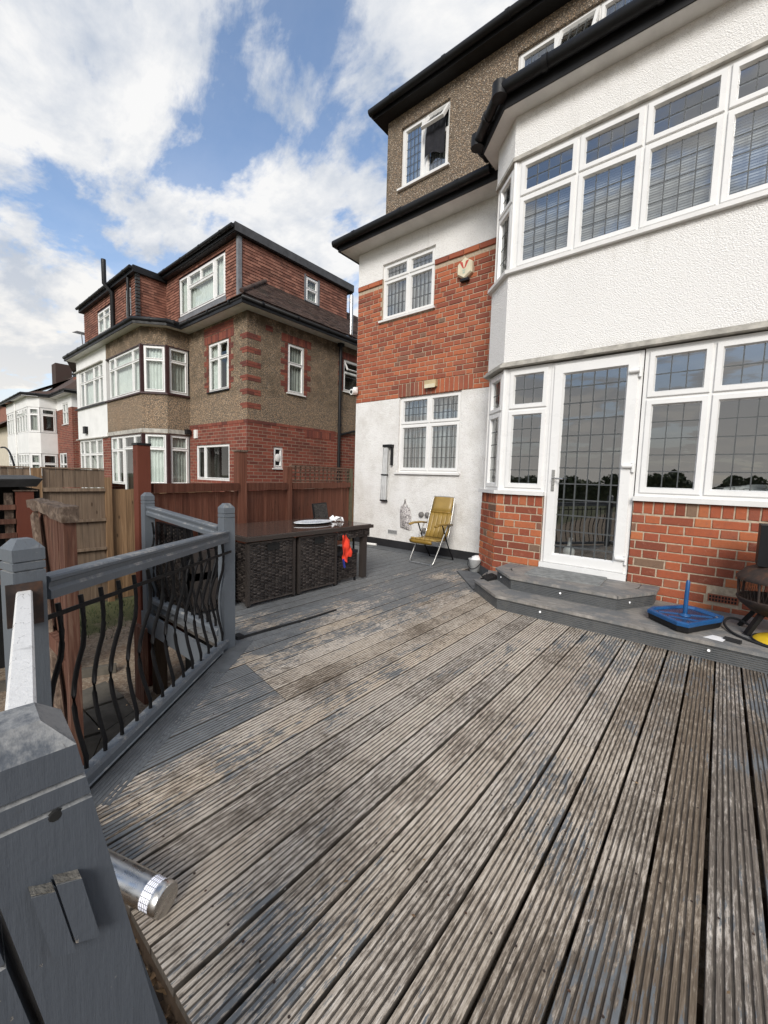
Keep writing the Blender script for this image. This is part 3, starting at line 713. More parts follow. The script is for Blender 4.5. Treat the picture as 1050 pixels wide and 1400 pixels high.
soldiers(F0,(1,0),-4.70,-3.19,2.782,0.232)
# brick-on-edge string at the top of the brickwork
for a,b in ((HL,-5.155),(-3.999,-2.60)):
    s=a
    while s<b-0.03: brick(F0,(1,0),min(s+0.131,(s+b)/2),4.932,BS,min(0.262,b-s),0.022); s+=0.274
# left return quoin face
FL=frame((HL,9),(0,-1))
courses(FL,(0,-1),8.4,9.0,2.775,4.885,sc=0.90)
# bay geometry
bxx=lambda x: x*1.1355
bz=lambda z: 1.3361+(z-1.3361)*1.1355
BY=-1.0
B1=(-2.628,-0.648); B2=(-2.249,BY); BR_=2.9
us=Vector((B2[0]-B1[0],B2[1]-B1[1])); SL=us.length; us=us/SL
Fs=frame(B1,us); Ff=frame((0,BY),(1,0)); Fr=frame((B1[0],0.0),(0,-1)); RL=-B1[1]
DOOR=(bxx(-1.456),bxx(-0.640)); SILL=bz(1.182); WR0=bxx(-0.631)
AB=(-0.03,0.20,0.225,0.30)
for F,u,a,b,f in ((Fs,us,0,SL,0),(Ff,(1,0),B2[0],DOOR[0]-0.005,0),(Ff,(1,0),WR0,1.75,0)):
    courses(F,u,a,b,SILL-0.138-BC*11,SILL-0.138,[(AB[0]-0.01,AB[1]+0.01,AB[2],AB[3])] if (F is Ff and a>-1) else (),0,0.05)
    soldiers(F,u,a,b,SILL-0.13,0.125)
courses(Fr,(0,-1),0.3,RL,SILL-0.138-BC*11,SILL-0.138); 
bm_=MB(); wall(bm_,Fs,0,SL,-0.9,SILL,(),-0.001); wall(bm_,Ff,B2[0],DOOR[0],-0.9,SILL,(),-0.001); wall(bm_,Ff,DOOR[0],WR0,-0.9,0.28,(),-0.001)
wall(bm_,Ff,WR0,BR_,-0.9,SILL,[AB],-0.001); wall(bm_,Fr,0,RL,-0.9,SILL,(),-0.001)
bm_.build('mortar_wall','mortar',house)
pb=MB(); pb.fbox(Fr,0,RL+0.012,0,0.014,-0.05,0.125); pb.fbox(Fs,0.002,SL-0.003,0.001,0.0135,-0.05,0.125)
pb.build('plinth','plinth_grey',house)
allbricks.sort(key=lambda b:b[0])
jm=MB()
for i,(d,key,v,p,rz,sx) in enumerate(allbricks):
    me,vs,fs=(BMW if p.z>1.9 else BM)[key][v]
    if i<299: inst('brick',me,house,p,rz,sx)
    else:
        M=Matrix.Translation(p)@Matrix.Rotation(rz,4,'Z')@Matrix.Diagonal((sx,1,1,1)); jm.add([M@Vector(q) for q in vs],fs)
stuff(jm.build('brick','brick_wall_',house))
# air brick
ab=MB(); F=Ff
ab.fbox(F,AB[0]+0.002,AB[1]-0.002,-0.03,0.008,AB[2]+0.002,AB[3]-0.002)
abo=ab.build('air_brick','airbrick_red',house)
vb=MB()
for i in range(9):
    for j in range(2): vb.fbox(F,AB[0]+0.012+i*0.0235,AB[0]+0.027+i*0.0235,0.0082,0.010,AB[2]+0.010+j*0.032,AB[2]+0.032+j*0.032)
vb.build('vent_hole','void_black',abo)
# bay render bands, sills, cornice
def band(mb,off,z0,z1,r=BR_):
    """closed ring following the bay plan, offset outwards"""
    k=off*0.40
    mb.prism([(B1[0]-off,0.05),(B1[0]-off,B1[1]-k),(B2[0]-k,BY-off),(r,BY-off),(r,0.05)],z0,z1)
band_=MB(); band(band_,0.0,bz(2.625),bz(3.565)); band_.build('bay_wall','render',house)
band_=MB(); band(band_,0.0,bz(4.76),bz(5.17)); band_.build('bay_wall','render',house)
q=MB(); band(q,0.055,bz(2.575),bz(2.602)); band(q,0.03,bz(2.6023),bz(2.628)); q.build('drip_edge','drip_edge',house)
q=MB(); band(q,0.055,bz(3.567),bz(3.603)); q.build('bay_sill','upvc_sill',house)
q=MB(); band(q,0.014,bz(4.722),bz(4.7595)); q.build('window_head','drip_edge',house)
def sillp(mb,pts): mb.prism(pts,SILL+0.001,SILL+0.045)
q=MB(); sillp(q,[(B1[0]-0.05,0),(B1[0]-0.05,B1[1]-0.022),(B2[0]-0.022,BY-0.05),(DOOR[0]+0.005,BY-0.05),(DOOR[0]+0.005,BY+0.06),(B2[0]+0.03,BY+0.06),(B1[0]+0.06,B1[1]+0.02),(B1[0]+0.06,0)])
q.build('bay_sill','upvc_sill',house)
q=MB(); sillp(q,[(WR0-0.002,BY-0.05),(BR_,BY-0.05),(BR_,BY+0.06),(WR0-0.002,BY+0.06)]); q.build('bay_sill','upvc_sill',house)
# rooms behind the bay glazing
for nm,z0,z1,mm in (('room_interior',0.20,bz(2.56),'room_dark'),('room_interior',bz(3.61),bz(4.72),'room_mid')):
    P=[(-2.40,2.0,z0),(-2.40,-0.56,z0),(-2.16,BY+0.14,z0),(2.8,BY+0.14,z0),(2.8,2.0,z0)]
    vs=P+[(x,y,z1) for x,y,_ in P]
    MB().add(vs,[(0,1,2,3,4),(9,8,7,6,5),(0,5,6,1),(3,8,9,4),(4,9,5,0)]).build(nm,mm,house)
# bay windows
LZ0,LZ1,LT=SILL+0.046,bz(2.562),bz(2.112); UZ0,UZ1,UT=bz(3.606),bz(4.720),bz(4.345)
kw=dict(room=0,sill=False,frm=0.05,sash=0.062)
window(house,Fs,0.035,SL-0.02,LZ0,LZ1,(),(LT,),[(2,5),(2,2)],None,**kw)
window(house,Ff,bxx(-1.935),DOOR[0]-0.003,LZ0,LZ1,(),(LT,),[(3,5),(3,2)],None,**kw)
window(house,Ff,WR0+0.001,bxx(1.32),LZ0,LZ1,[bxx(v) for v in (-0.134,0.36,0.85)],(LT,),[(3,5),(3,2)],None,**kw)
window(house,Fs,0.035,SL-0.02,UZ0,UZ1,(),(UT,),[(3,4),(3,2)],None,**kw)
window(house,Ff,bxx(-1.935),bxx(1.55),UZ0,UZ1,[bxx(v) for v in (-1.33,-0.775,-0.207,0.36,0.93)],(UT,),[(4,4),(4,2)],'blind_low',**kw)
cp=MB()
for z0,z1 in ((LZ0,LZ1),(UZ0,UZ1)):
    for c,d in ((B2,(-0.7,-0.45)),):
        cp.prism([(c[0]+0.055,BY+0.022),(c[0]+0.012,BY+0.016),(c[0]-0.018,BY+0.045),(c[0]-0.03,BY+0.075),(c[0]+0.03,BY+0.12),(c[0]+0.06,BY+0.10)],z0,z1)
        cp.tube([(c[0]+0.014,BY+0.028,z0),(c[0]+0.014,BY+0.028,z1)],0.024,8)
    cp.prism([(B1[0]+0.012,B1[1]+0.03),(B1[0]+0.03,B1[1]-0.008),(B1[0]+0.075,B1[1]+0.035),(B1[0]+0.06,B1[1]+0.08),(B1[0]+0.012,B1[1]+0.08)],z0,z1)
    cp.box(B1[0]+0.012,B1[0]+0.09,B1[1]+0.081,0.0,z0,z1)
stuff(cp.build('corner_post','upvc',house))
# door
d0,d1=DOOR; dz0,dz1=0.335,bz(2.556)
fr_=MB(); fr_.fbox(Ff,d0,d0+0.055,-0.10,-0.028,dz0,dz1); fr_.fbox(Ff,d1-0.055,d1,-0.10,-0.028,dz0,dz1); fr_.fbox(Ff,d0+0.055,d1-0.055,-0.099,-0.029,dz1-0.055,dz1); fr_.fbox(Ff,d0,d1,-0.099,0.03,dz0-0.05,dz0+0.028)
fr_.build('door_frame','upvc',house)
ds=MB(); ring(ds,Ff,d0+0.035,d1-0.035,dz0+0.03,dz1-0.035,0.118,-0.004,-0.045,0.02); door=ds.build('door','upvc',house)
pane_set(door,Ff,d0+0.145,d1-0.145,dz0+0.14,dz1-0.145,-0.042,([0.115,0.30,0.50,0.695,0.88],[0.045]+[0.045+0.0875*i for i in range(1,10)]+[0.92,0.963] if False else [0.048+0.0880*i for i in range(0,11)]),'glass',True,0.0135)
h_=MB(); h_.fbox(Ff,d0+0.082,d0+0.116,-0.004,0.008,bz(1.24),bz(1.46)); h_.tube([Ff(d0+0.10,0.005,1.375),Ff(d0+0.10,0.05,1.375),Ff(d0+0.225,0.055,1.37)],0.010,8); h_.build('door_handle','steel_brushed',door)
for z in (2.37,1.50,0.62):
    z=bz(z); hg=MB(); hg.tube([Ff(d1-0.115,0.013,z),Ff(d1-0.022,0.017,z)],0.022,10); hg.tube([Ff(d1-0.02,0.0,z-0.062),Ff(d1-0.02,0.0,z+0.034)],0.018,8); hg.build('hinge','upvc',door)
# flat wall windows
window(house,F0,*W1,(-4.022,),(2.285,),[(5,4),(5,3)],'vblind',t=-0.04,label='ground floor window with leaded panes over four lights')
window(house,F0,*W2,(-4.568,),(4.93,),[(5,3),(5,2)],'vblind',t=-0.04)
# eaves and gutters
ev=MB(); ev.box(-5.96,-2.62,-0.33,0.0,5.585,5.61); ev.box(-5.96,HL-0.003,0.0,9,5.585,5.61)
k=0.16
k=0.18; ev.prism([(B1[0]-k,0),(B1[0]-k,B1[1]-k*0.4),(B2[0]-k*0.4,BY-k),(BR_,BY-k),(BR_,0)],bz(5.165),bz(5.195))
ev.build('soffit','soffit_white',house)
fa=MB(); fa.box(-5.985,-2.62,-0.352,-0.33,5.57,5.74); fa.box(-5.985,-5.962,-0.352,9,5.57,5.74)
k=0.18; P=[(B1[0]-k,-0.33),(B1[0]-k,B1[1]-k*0.4),(B2[0]-k*0.4,BY-k),(BR_,BY-k)]
for a,b in zip(P,P[1:]): fa.bar((a[0],a[1],bz(5.26)),(b[0],b[1],bz(5.26)),0.026,0.21)
fa.build('fascia','black_plastic',house)
g=MB(); gutter(g,[(-6.04,-0.415,5.70),(-2.86,-0.415,5.70)],0.062); gutter(g,[(-6.04,-0.415,5.705),(-6.04,6,5.70)],0.055)
k=0.265; gz=bz(5.315); P=[(B1[0]-k,-0.42,gz),(B1[0]-k,B1[1]-k*0.4,gz),(B2[0]-k*0.4,BY-k,gz),(BR_,BY-k,gz)]
gutter(g,P,0.070)
for x,y,z in P[1:3]: g.tube([(x,y,z-0.08),(x,y,z+0.07)],0.088,12)
g.build('gutter','black_plastic',house)
rf=MB(); rf.add([(-6.02,-0.36,5.74),(-2.4,-0.36,5.74),(-2.4,0.16,6.12),(-6.02,0.16,6.12)],[(0,1,2,3)])
rf.add([(-2.8,-0.3,bz(5.38)),(-2.8,-0.74,bz(5.38)),(-2.34,-1.2,bz(5.38)),(BR_,-1.2,bz(5.38)),(BR_,0.16,6.5),(-2.8,0.16,6.5)],[(0,1,2,3,4,5)])
rf.add([(-6.02,-0.36,5.74),(-6.02,9,5.74),(-5.25,9,6.5),(-5.25,0.16,6.12)],[(0,1,2,3)])
rf.build('roof','tile_brown',house)
# loft dormer
W3=(-4.922,-3.925,6.53,7.562); W4=(-2.797,-1.12,6.55,7.565)
Fd=frame((0,0.15),(1,0))
dm=MB(); wall(dm,Fd,-5.245,BR_,5.85,7.80,[W3,W4],0.0); dm.add([(-5.245,0.15,5.85),(-5.245,8,5.85),(-5.245,8,7.8),(-5.245,0.15,7.8)],[(3,2,1,0)])
dm.build('dormer_wall','pebbledash',house)
dr=MB(); dr.box(-5.42,BR_,-0.07,8,7.80,7.98); dr.build('dormer_fascia','black_plastic',house)
g=MB(); gutter(g,[(-5.46,-0.125,7.90),(BR_,-0.125,7.90)],0.058); g.tube([(-5.44,-0.1,7.90),(-5.44,6,7.90)],0.05,10); g.build('gutter','black_plastic',house)
window(house,Fd,*W3,(-4.43,),(),None,None,t=-0.045,sash=0,skip=((1,0),),label='loft window with a top vent propped open over black cloth')
w3=window(house,Fd,W3[0],-4.43,W3[2],W3[3],(),(),(4,6),'vblind',t=-0.043,room=0.3,sill=False)
w3b=window(house,Fd,-4.43,W3[1],W3[2],W3[3],(),(7.16,),[(4,4),(4,2)],'vblind',t=-0.043,room=0.3,sill=False,open_cells={(0,1):32})
bc=MB(); k=10; vs=[]
for i in range(k+1):
    s=-4.385+0.40*i/k
    for z,tt in ((7.36,-0.02),(7.17,0.018),(7.0,0.030),(6.80+0.05*math.sin(i*0.5),0.026)): vs.append(Fd(s,tt+0.008*math.sin(i*1.3),z))
bc.add(vs,[(4*i+j,4*i+4+j,4*i+5+j,4*i+1+j) for i in range(k) for j in range(3)],True)
tag(bc.build('black_cloth','black_cloth',loc=(-4.18,0.1,6.9)),'black cloth hanging out of the open loft vent','cloth')
window(house,Fd,*W4,(-2.229,-1.70),(),[(4,6)],'vblind',t=-0.045,open_cells={(1,0):26})

# ------------------------------------------------------------------ things on the house wall
t=thing('alarm_box','cream hexagonal alarm box with a red chevron on the upper brickwork','alarm box',(-3.40,0,4.63))
hx=[(0.155*math.cos(R(60*i+30))*0.96,0.165*math.sin(R(60*i+30))) for i in range(6)]
def fr(sc,y): return [(-3.40+x*sc,y,4.65+z*sc) for x,z in hx]
vs=fr(1,-0.012)+fr(1,-0.06)+fr(0.86,-0.085)
MB().add(vs,[(i,(i+1)%6,6+(i+1)%6,6+i) for i in range(6)]+[(6+i,6+(i+1)%6,12+(i+1)%6,12+i) for i in range(6)]+[tuple(range(12,18))]).build('cover','cream_plastic',t)
cv=MB()
for sg in (-1,1): cv.add([(-3.40+sg*0.0,-0.0875,4.635),(-3.40+sg*0.028,-0.0875,4.655),(-3.40+sg*0.085,-0.0875,4.755),(-3.40+sg*0.03,-0.0875,4.745)],[(0,1,2,3)])
cv.build('logo','logo_red',t)
cv=MB(); cv.box(-3.425,-3.375,-0.0876,-0.0866,4.60,4.625); cv.box(-3.42,-3.38,-0.0876,-0.0866,4.565,4.59); cv.build('logo','logo_green',t)
MB().box(-3.47,-3.33,-0.075,-0.012,4.462,4.50).build('siren_strobe','black_plastic',t)
t=thing('wall_lamp','small cream box lamp on the soldier course above the kitchen window','lamp',(-3.97,0,2.9))
b_=MB(); b_.box(-4.085,-3.855,-0.075,-0.01,2.885,3.0); b_.build('lamp_body','dull_cream',t); MB().box(-4.075,-3.865,-0.085,-0.0755,2.868,2.93).build('lens','cream_plastic',t)
t=thing('security_camera','white dome security camera at the left edge of the brickwork','camera',(-5.73,0,3.0))
MB().lathe([(0.0,0.05),(0.05,0.048),(0.055,0.0),(0.05,-0.02)],(-5.72,-0.07,3.02),14).build('bracket','white_plastic',t)
MB().tube([(-5.72,-0.05,2.985),(-5.735,-0.17,2.97)],[0.055,0.055],14).build('camera_body','white_plastic',t)
MB().tube([(-5.735,-0.1702,2.97),(-5.736,-0.178,2.969)],[0.034,0.03],12).build('camera_lens','black_plastic',t)
# folded clothes airer on the wall
t=thing('folded_airer','folded wall clothes airer with grey tubes and black cap beside the window','clothes airer',(-4.90,0,0.9))
a_=MB(); a_.box(-4.965,-4.755,-0.09,-0.006,1.885,1.935); a_.box(-4.795,-4.765,-0.06,-0.006,1.55,1.885); a_.build('bracket','black_plastic',t)
a_=MB()
for x0,x1 in ((-4.935,-4.985),(-4.875,-4.90),(-4.905,-4.94)): a_.tube([(x0,-0.06,1.89),(x1,-0.055,0.90)],0.021,8)
stuff(a_.build('tube','bucket_grey',t))
a_=MB(); a_.box(-5.005,-4.86,-0.08,-0.03,0.875,0.905); a_.box(-4.99,-4.86,-0.085,-0.03,1.36,1.385)
a_.tube([(-4.955,-0.065,1.88),(-4.975,-0.06,1.4),(-5.0,-0.06,0.9)],0.008,6); a_.build('end_cap','black_plastic',t)
a_=MB(); random.seed(2)
for i in range(16):
    x=-4.90+random.uniform(-.07,.10); pts=[(x*0.3-4.88*0.7,-0.05,1.88)]+[(x+random.uniform(-.02,.02)-0.06*k/6,-0.05+random.uniform(-.02,.02),1.88-0.95*k/6) for k in range(1,7)]
    a_.tube(pts,0.0018,4,False)
a_.build('cord','blind_grey',t)
# peg bag
t=thing('peg_bag','white and black patterned bag hanging from a hook on the white wall','bag',(-4.42,0,0.4))
bg_=MB(); vs=[];k=7
for i in range(k+1):
    for j in range(k+1):
        u_,v_=i/k,j/k; z=0.40+0.40*v_; w_=0.255-0.05*max(0,v_-0.7)/0.3
        vs.append((-4.415+(u_-0.5)*w_-0.03*v_,-0.02-0.05*math.sin(math.pi*u_)*math.sin(math.pi*min(1,v_*0.9+0.1)),z+0.015*math.sin(u_*6)))
bg_.add(vs,[(i*(k+1)+j,(i+1)*(k+1)+j,(i+1)*(k+1)+j+1,i*(k+1)+j+1) for i in range(k) for j in range(k)],True); bg_.build('bag_body','bag',t)
MB().tube([(-4.50,-0.03,0.79),(-4.45,-0.02,0.90),(-4.38,-0.03,0.79)],0.012,6).build('bag_handle','bag',t)
MB().tube([(-4.445,0,0.93),(-4.445,-0.04,0.93),(-4.445,-0.045,0.90)],0.009,6).build('hook','drip_edge',t)
for i,(x,z,lb) in enumerate(((-4.085,0.685,'left of the upper two grey pipe caps beside the folding chair'),(-3.955,0.69,'right upper grey pipe cap just behind the chair back'),(-4.01,0.405,'lower grey pipe cap on the wall under the chair arm'))):
    o=MB().lathe([(0.0,0.05),(0.04,0.047),(0.048,0.03),(0.05,-0.01)],(0,0,0),14)
    o.v=[(x+a,-0.004-c,z+b) for a,b,c in o.v]; tag(o.build('pipe_cap','cap_grey',loc=(x,0,z)),lb,'pipe cap','pipe caps on the white wall')
t=thing('wall_vent','small white slotted air vent low on the roughcast wall','vent',(-4.73,0,0.3))
v_=MB(); v_.box(-4.84,-4.62,-0.016,-0.004,0.265,0.345); v_.build('vent_plate','bucket_grey',t)
v_=MB()
for i in range(9): v_.box(-4.825+i*0.023,-4.813+i*0.023,-0.018,-0.0165,0.275,0.335)
v_.build('slot','void_black',t)

# ------------------------------------------------------------------ deck
deck=thing('timber_deck','weathered grey grooved timber deck with worn paint','deck',(-2,-3,0))
def prof(w,h=0.028,nr=7,gd=0.0042):
    pts=[]; p=w/nr
    for i in range(nr):
        a=-w/2+i*p; e=0.0026; g=p*0.45
        if i==0: pts.append((a,-0.003))
        pts+= [(a+(g/2 if i else 0.002),0.0),(a+p-(g/2 if i<nr-1 else 0.002),0.0)]
        if i<nr-1: pts+=[(a+p-g/2+e,-gd),(a+p+g/2-e,-gd)]
    pts.append((w/2,-0.003)); pts+=[(w/2,-h),(-w/2,-h)]
    return pts
def board(par,xc,w,ys,ye,mt,z=0.0,tilt=0.0,name='board'):
    """board along y; ys, ye functions of x"""
    P=prof(w); k=len(P); mb=MB(); ya=ys(xc); yb=ye(xc); n_=max(2,int(abs(yb-ya)/0.45))
    ph=random.uniform(0,6); am=random.uniform(0,0.0025); dz=random.uniform(-.0015,.0015)
    vs=[]
    for i in range(n_+1):
        f=i/n_
        for a,b in P:
            y=ys(xc+a)*(1-f)+ye(xc+a)*f
            vs.append((xc+a+am*math.sin(ph+y*1.7),y,z+b+tilt*a))
    fs=[(i*k+j,(i+1)*k+j,(i+1)*k+(j+1)%k,i*k+(j+1)%k) for i in range(n_) for j in range(k)]
    fs+=[tuple(range(k)),tuple(range(n_*k,n_*k+k))[::-1]]
    return mb.add(vs,fs).build(name,mt,par)
def lin(p,q): return lambda x: p[1]+(q[1]-p[1])*(x-p[0])/(q[0]-p[0])
PA=(-1.835,-5.73); PB=(-2.84,-4.43); PC=(-4.20,-4.47)
inner=lin((-2.80,-4.31),(-1.92,-5.43))
def y_front(x):
    if x>-1.78: return -5.62
    if x>-2.85: return max(-5.62,inner(x)+0.004)
    if x>-4.30: return -4.46
    return lin((-4.30,-4.46),(-5.75,-0.35))(x)
def y_back(x):
    if x>-1.70: return -2.03
    if x>-2.20: return lin((-2.20,-1.57),(-1.70,-2.03))(x)
    if x>-2.86: return lin((-2.86,-0.84),(-2.20,-1.57))(x)
    return -0.03
random.seed(21)
x=1.85+0.15*6
kk=0
for k in range(-14,42):
    xr=0.057-0.15*k; gap=random.choice((0.013,0.015,0.017,0.022)) if k>2 else random.choice((0.015,0.018,0.023)); xl=xr-0.15
    a,b=xl+gap/2,xr-0.004
    xc=(a+b)/2; w=b-a
    if xc>2.1 or a<-5.74: continue
    if abs(xc+1.75)<0.08 or abs(xc+2.85)<0.0: pass
    mt='deck_worn'
    tl=random.uniform(-0.012,0.012)
    cutl=lin((-2.42,-4.50),(-1.80,-4.60))
    if -2.42<xc<-1.86 and y_front(xc)<-4.75:
        board(deck,xc,w,y_front,lambda x_:cutl(x_)-0.002,'deck_painted',0,tl)
        board(deck,xc,w,lambda x_:cutl(x_)+0.002,y_back,mt,0,tl)
    elif xc<-3.3: 
        if y_back(xc)-y_front(xc)>0.3: board(deck,xc,w,y_front,y_back,'deck_painted' if xc<-3.45 else 'deck_worn',0,tl)
    else:
        # some boards are two lengths butted at a joint
        if random.random()<0.3:
            j=random.uniform(-4.1,-3.0); board(deck,xc,w,y_front,lambda x_:j-0.0015,mt,0,tl); board(deck,xc,w,lambda x_:j+0.0015,y_back,mt,0,tl+0.004)
        else: board(deck,xc,w,y_front,y_back,mt,0,tl)
# diagonal border board (two lengths) and the thin painted trim
def obo(p,q,w,mt,z=0.0,nr=7,name='border_board',h=0.028):
    return MB().extr(prof(w,h,nr),(p[0],p[1],z),(q[0],q[1],z)).build(name,mt,deck)
dv=Vector((PB[0]-PA[0],PB[1]-PA[1])).normalized(); nv=Vector((-dv.y,dv.x)); nv=nv if nv.x>0 else -nv
def dl(s,o): return (PA[0]+dv.x*s+nv.x*o, PA[1]+dv.y*s+nv.y*o)
DLEN=(Vector(PB)-Vector(PA)).length
obo(dl(0.13,0.098),dl(1.235,0.098),0.135,'deck_grey',0.002)
obo(dl(1.239,0.098),dl(DLEN+0.13,0.095),0.135,'deck_grey',0.004,1)
# screw heads in pairs over the joists
sm_=MB()
for k in range(-14,42):
    xc=0.057-0.15*k-0.075
    if xc<-2.9 or xc>2.1: continue
    for y in (-5.45,-4.95,-4.45,-3.95,-3.45,-2.95,-2.45):
        if y<y_front(xc)+0.05 or y>y_back(xc)-0.05: continue
        for d_ in (-0.0410,0.0410):
            x_=xc+d_+random.uniform(-.004,.004); y_=y+random.uniform(-.012,.012); n_=7; r_=0.0042
            sm_.add([(x_+r_*math.cos(2*math.pi*i/n_),y_+r_*math.sin(2*math.pi*i/n_),0.0022) for i in range(n_)]+[(x_+r_*0.5*math.cos(2*math.pi*i/n_),y_+r_*0.5*math.sin(2*math.pi*i/n_),0.0012) for i in range(n_)],[(i,(i+1)%n_,n_+(i+1)%n_,n_+i) for i in range(n_)]+[tuple(range(n_,2*n_))])
stuff(sm_.build('screw','rust',deck))
# joists, fascias
fs_=MB(); fs_.box(-4.27,-2.88,-4.515,-4.49,-0.21,-0.03); fs_.bar((dl(0,-0.03)[0],dl(0,-0.03)[1],-0.12),(dl(DLEN,-0.03)[0],dl(DLEN,-0.03)[1],-0.12),0.025,0.17); fs_.build('fascia','grey_paint',deck)
fs_=MB(); fs_.box(-1.7,2.1,-5.60,-5.575,-0.2,-0.032); fs_.bar((-4.29,-4.46,-0.12),(-5.74,-0.4,-0.12),0.025,0.17)
for y in (-5.2,-4.7,-4.2,-3.7,-3.2,-2.7,-2.2,-1.7,-1.2,-0.6):
    x0=-5.6 if y>-0.9 else (-4.2 if y>-4.4 else (inner(0) if False else -2.7 if y>-4.6 else -1.7)); fs_.box(x0,2.1,y-0.022,y+0.022,-0.17,-0.034)
fs_.build('joist','joist_wood',deck)
for x_,y_ in ((-4.15,-4.4),(-2.9,-4.35),(-1.95,-5.4),(0.2,-5.4),(1.6,-5.4),(-5.4,-1.2)): MB().box(x_-0.05,x_+0.05,y_-0.05,y_+0.05,GZ-0.1,-0.18).build('support_post','joist_wood',deck)
MB().box(-4.0,-1.6,-4.22,-4.20,GZ,-0.18).build('added_shade_panel','void_black',deck)  # black panel added so the open space under the deck reads as shade
MB().box(-1.62,-1.60,-5.4,-4.22,GZ,-0.18).build('added_shade_panel','void_black',deck)  # second added black sheet, painted shade for the same void
# grey painted board beside the bay plinth
gp=MB(); gp.prism([(-2.86,-0.86),(-2.215,-1.60),(-2.33,-1.03),(-2.645,-0.70)],-0.02,0.022); tag(gp.build('painted_board','deck_grey',loc=(-2.5,-1.1,0)),'flat grey painted board on the deck at the foot of the bay','board')
# wall-side edging strip
tag(MB().box(-5.7,-2.90,-0.30,-0.03,-0.02,0.012).build('edge_board','deck_grey',loc=(-4.3,-0.2,0)),'grey painted edge board along the foot of the white wall','board')
# black strip lying on the boards
cb=MB(); pts=[(-2.90,-4.26,0.010),(-2.885,-4.0,0.009),(-2.86,-3.63,0.006),(-2.865,-3.25,0.003)]
for a,b in zip(pts,pts[1:]): cb.bar(a,b,0.016,0.020)
cb.box(-2.955,-2.885,-4.31,-4.255,0.001,0.032)
tag(cb.build('rubber_strip','black_rubber',loc=(-2.9,-3.5,0)),'black rubber strip lying along a board gap by the railing post','strip')

# ------------------------------------------------------------------ door steps
def gfascia(mb,F,s0,s1,z0,z1,n_=7):
    st=(z1-z0)/n_
    for i in range(n_):
        mb.fbox(F,s0,s1,-0.02,0.0,z0+i*st,z0+(i+0.72)*st); mb.fbox(F,s0,s1,-0.02,-0.009,z0+(i+0.72)*st,z0+(i+1)*st)
def mkstep(name,label,outline,zb,zt,loc):
    t=thing(name,label,'step',loc)
    P=outline
    for (a,b) in zip(P,P[1:]):
        u_=Vector((b[0]-a[0],b[1]-a[1])); l_=u_.length; F=frame(a,u_); mb=MB(); gfascia(mb,F,0.0,l_,zb,zt-0.028)
        mb.build('riser','deck_painted_iso',t)
    return t
m_paint('deck_painted_iso',(0.078,0.082,0.085),(0.118,0.123,0.126),(0.30,0.27,0.23),0.2,False)
def tread(par,poly,z,mt='deck_tread'): 
    return MB().prism(poly,z-0.027,z).build('tread_board',mt,par)
n=NT('worn_tread'); pv_=n.map(scale=(7,75,1)); f_=n.noise(1,6,0.7,pv_); k_=n.noise(4.5,6,0.68)
c=n.ramp(f_,[(0.3,(0.11,0.102,0.092)),(0.52,(0.27,0.248,0.222)),(0.72,(0.45,0.42,0.38))]); c=n.mix(n.mr(k_,0.44,0.58,0.15,1.0),c,n.mix(f_,(0.12,0.122,0.122),(0.205,0.206,0.204)))
n.set('Base Color',c); n.set('Roughness',0.7); n.bump(f_,0.5,0.003); MT['deck_tread']=n.m
ls=mkstep('deck_step','long low timber step running under the door and the right-hand window',[(-2.20,-1.60),(-1.715,-2.055),(2.1,-2.055)],0.0,0.147,(-0.5,-1.9,0))
o=0.022; Z=0.147
tread(ls,[(-2.20-o*0.7,-1.60-o*0.7),(-1.715-o*0.4,-2.055-o),(-1.67,-1.94),(-2.10,-1.53)],Z)
tread(ls,[(-1.712-o*0.4,-2.055-o),(2.1,-2.055-o),(2.1,-1.94),(-1.666,-1.94)],Z)
for a,b in ((-1.936,-1.80),(-1.796,-1.66),(-1.656,-1.52),(-1.516,-1.38),(-1.376,-1.24),(-1.236,-1.10),(-1.096,-1.02)):
    L0=lambda y: max(-2.30,-2.10+(y+1.53)*-1.048) if y<-1.53 else -2.10-(y+1.53)*0.40
    tread(ls,[(L0(a)+0.004,a),(2.1,a),(2.1,b),(L0(b)+0.004,b)],Z+random.uniform(-.001,.001))
MB().prism([(-2.205,-1.595),(-2.18,-1.59),(-2.30,-1.02),(-2.325,-1.03)],0.0,Z-0.03).build('riser','deck_painted_iso',ls)
Z=0.29
UO=[(-1.99,-1.02),(-2.0,-1.43),(-1.705,-1.735),(-0.68,-1.735),(-0.44,-1.28),(-0.44,-1.02)]
us_=mkstep('deck_step','upper timber step with angled ends directly below the glazed door',UO,0.147,Z,(-1.2,-1.5,0.147))
tread(us_,[(-2.0-o,-1.43-o*0.3),(-1.705-o*0.5,-1.735-o),(-1.66,-1.61),(-1.87,-1.39)],Z)
tread(us_,[(-1.701-o*0.5,-1.735-o),(-0.685+o*0.5,-1.735-o),(-0.755,-1.61),(-1.656,-1.61)],Z)
tread(us_,[(-0.68+o*0.5,-1.735-o),(-0.44+o,-1.28-o*0.3),(-0.57,-1.28),(-0.752,-1.612)],Z)
tread(us_,[(-0.44+o,-1.276),(-0.44+o,-1.02),(-0.57,-1.02),(-0.57,-1.276)],Z)
for a,b in ((-1.606,-1.47),(-1.466,-1.33),(-1.326,-1.19),(-1.186,-1.02)):
    l0=lambda y: -1.66+(y+1.61)*-0.955 if y<-1.39 else -1.87
    l1=lambda y: -0.755+(y+1.61)*0.55 if y<-1.28 else -0.574
    tread(us_,[(l0(a)+0.004,a),(l1(a)-0.004,a),(l1(b)-0.004,b),(l0(b)+0.004,b)],Z+random.uniform(-.001,.001))
tread(us_,[(-2.0-o,-1.426),(-1.874,-1.386),(-1.874,-1.02),(-1.99-o,-1.02)],Z)
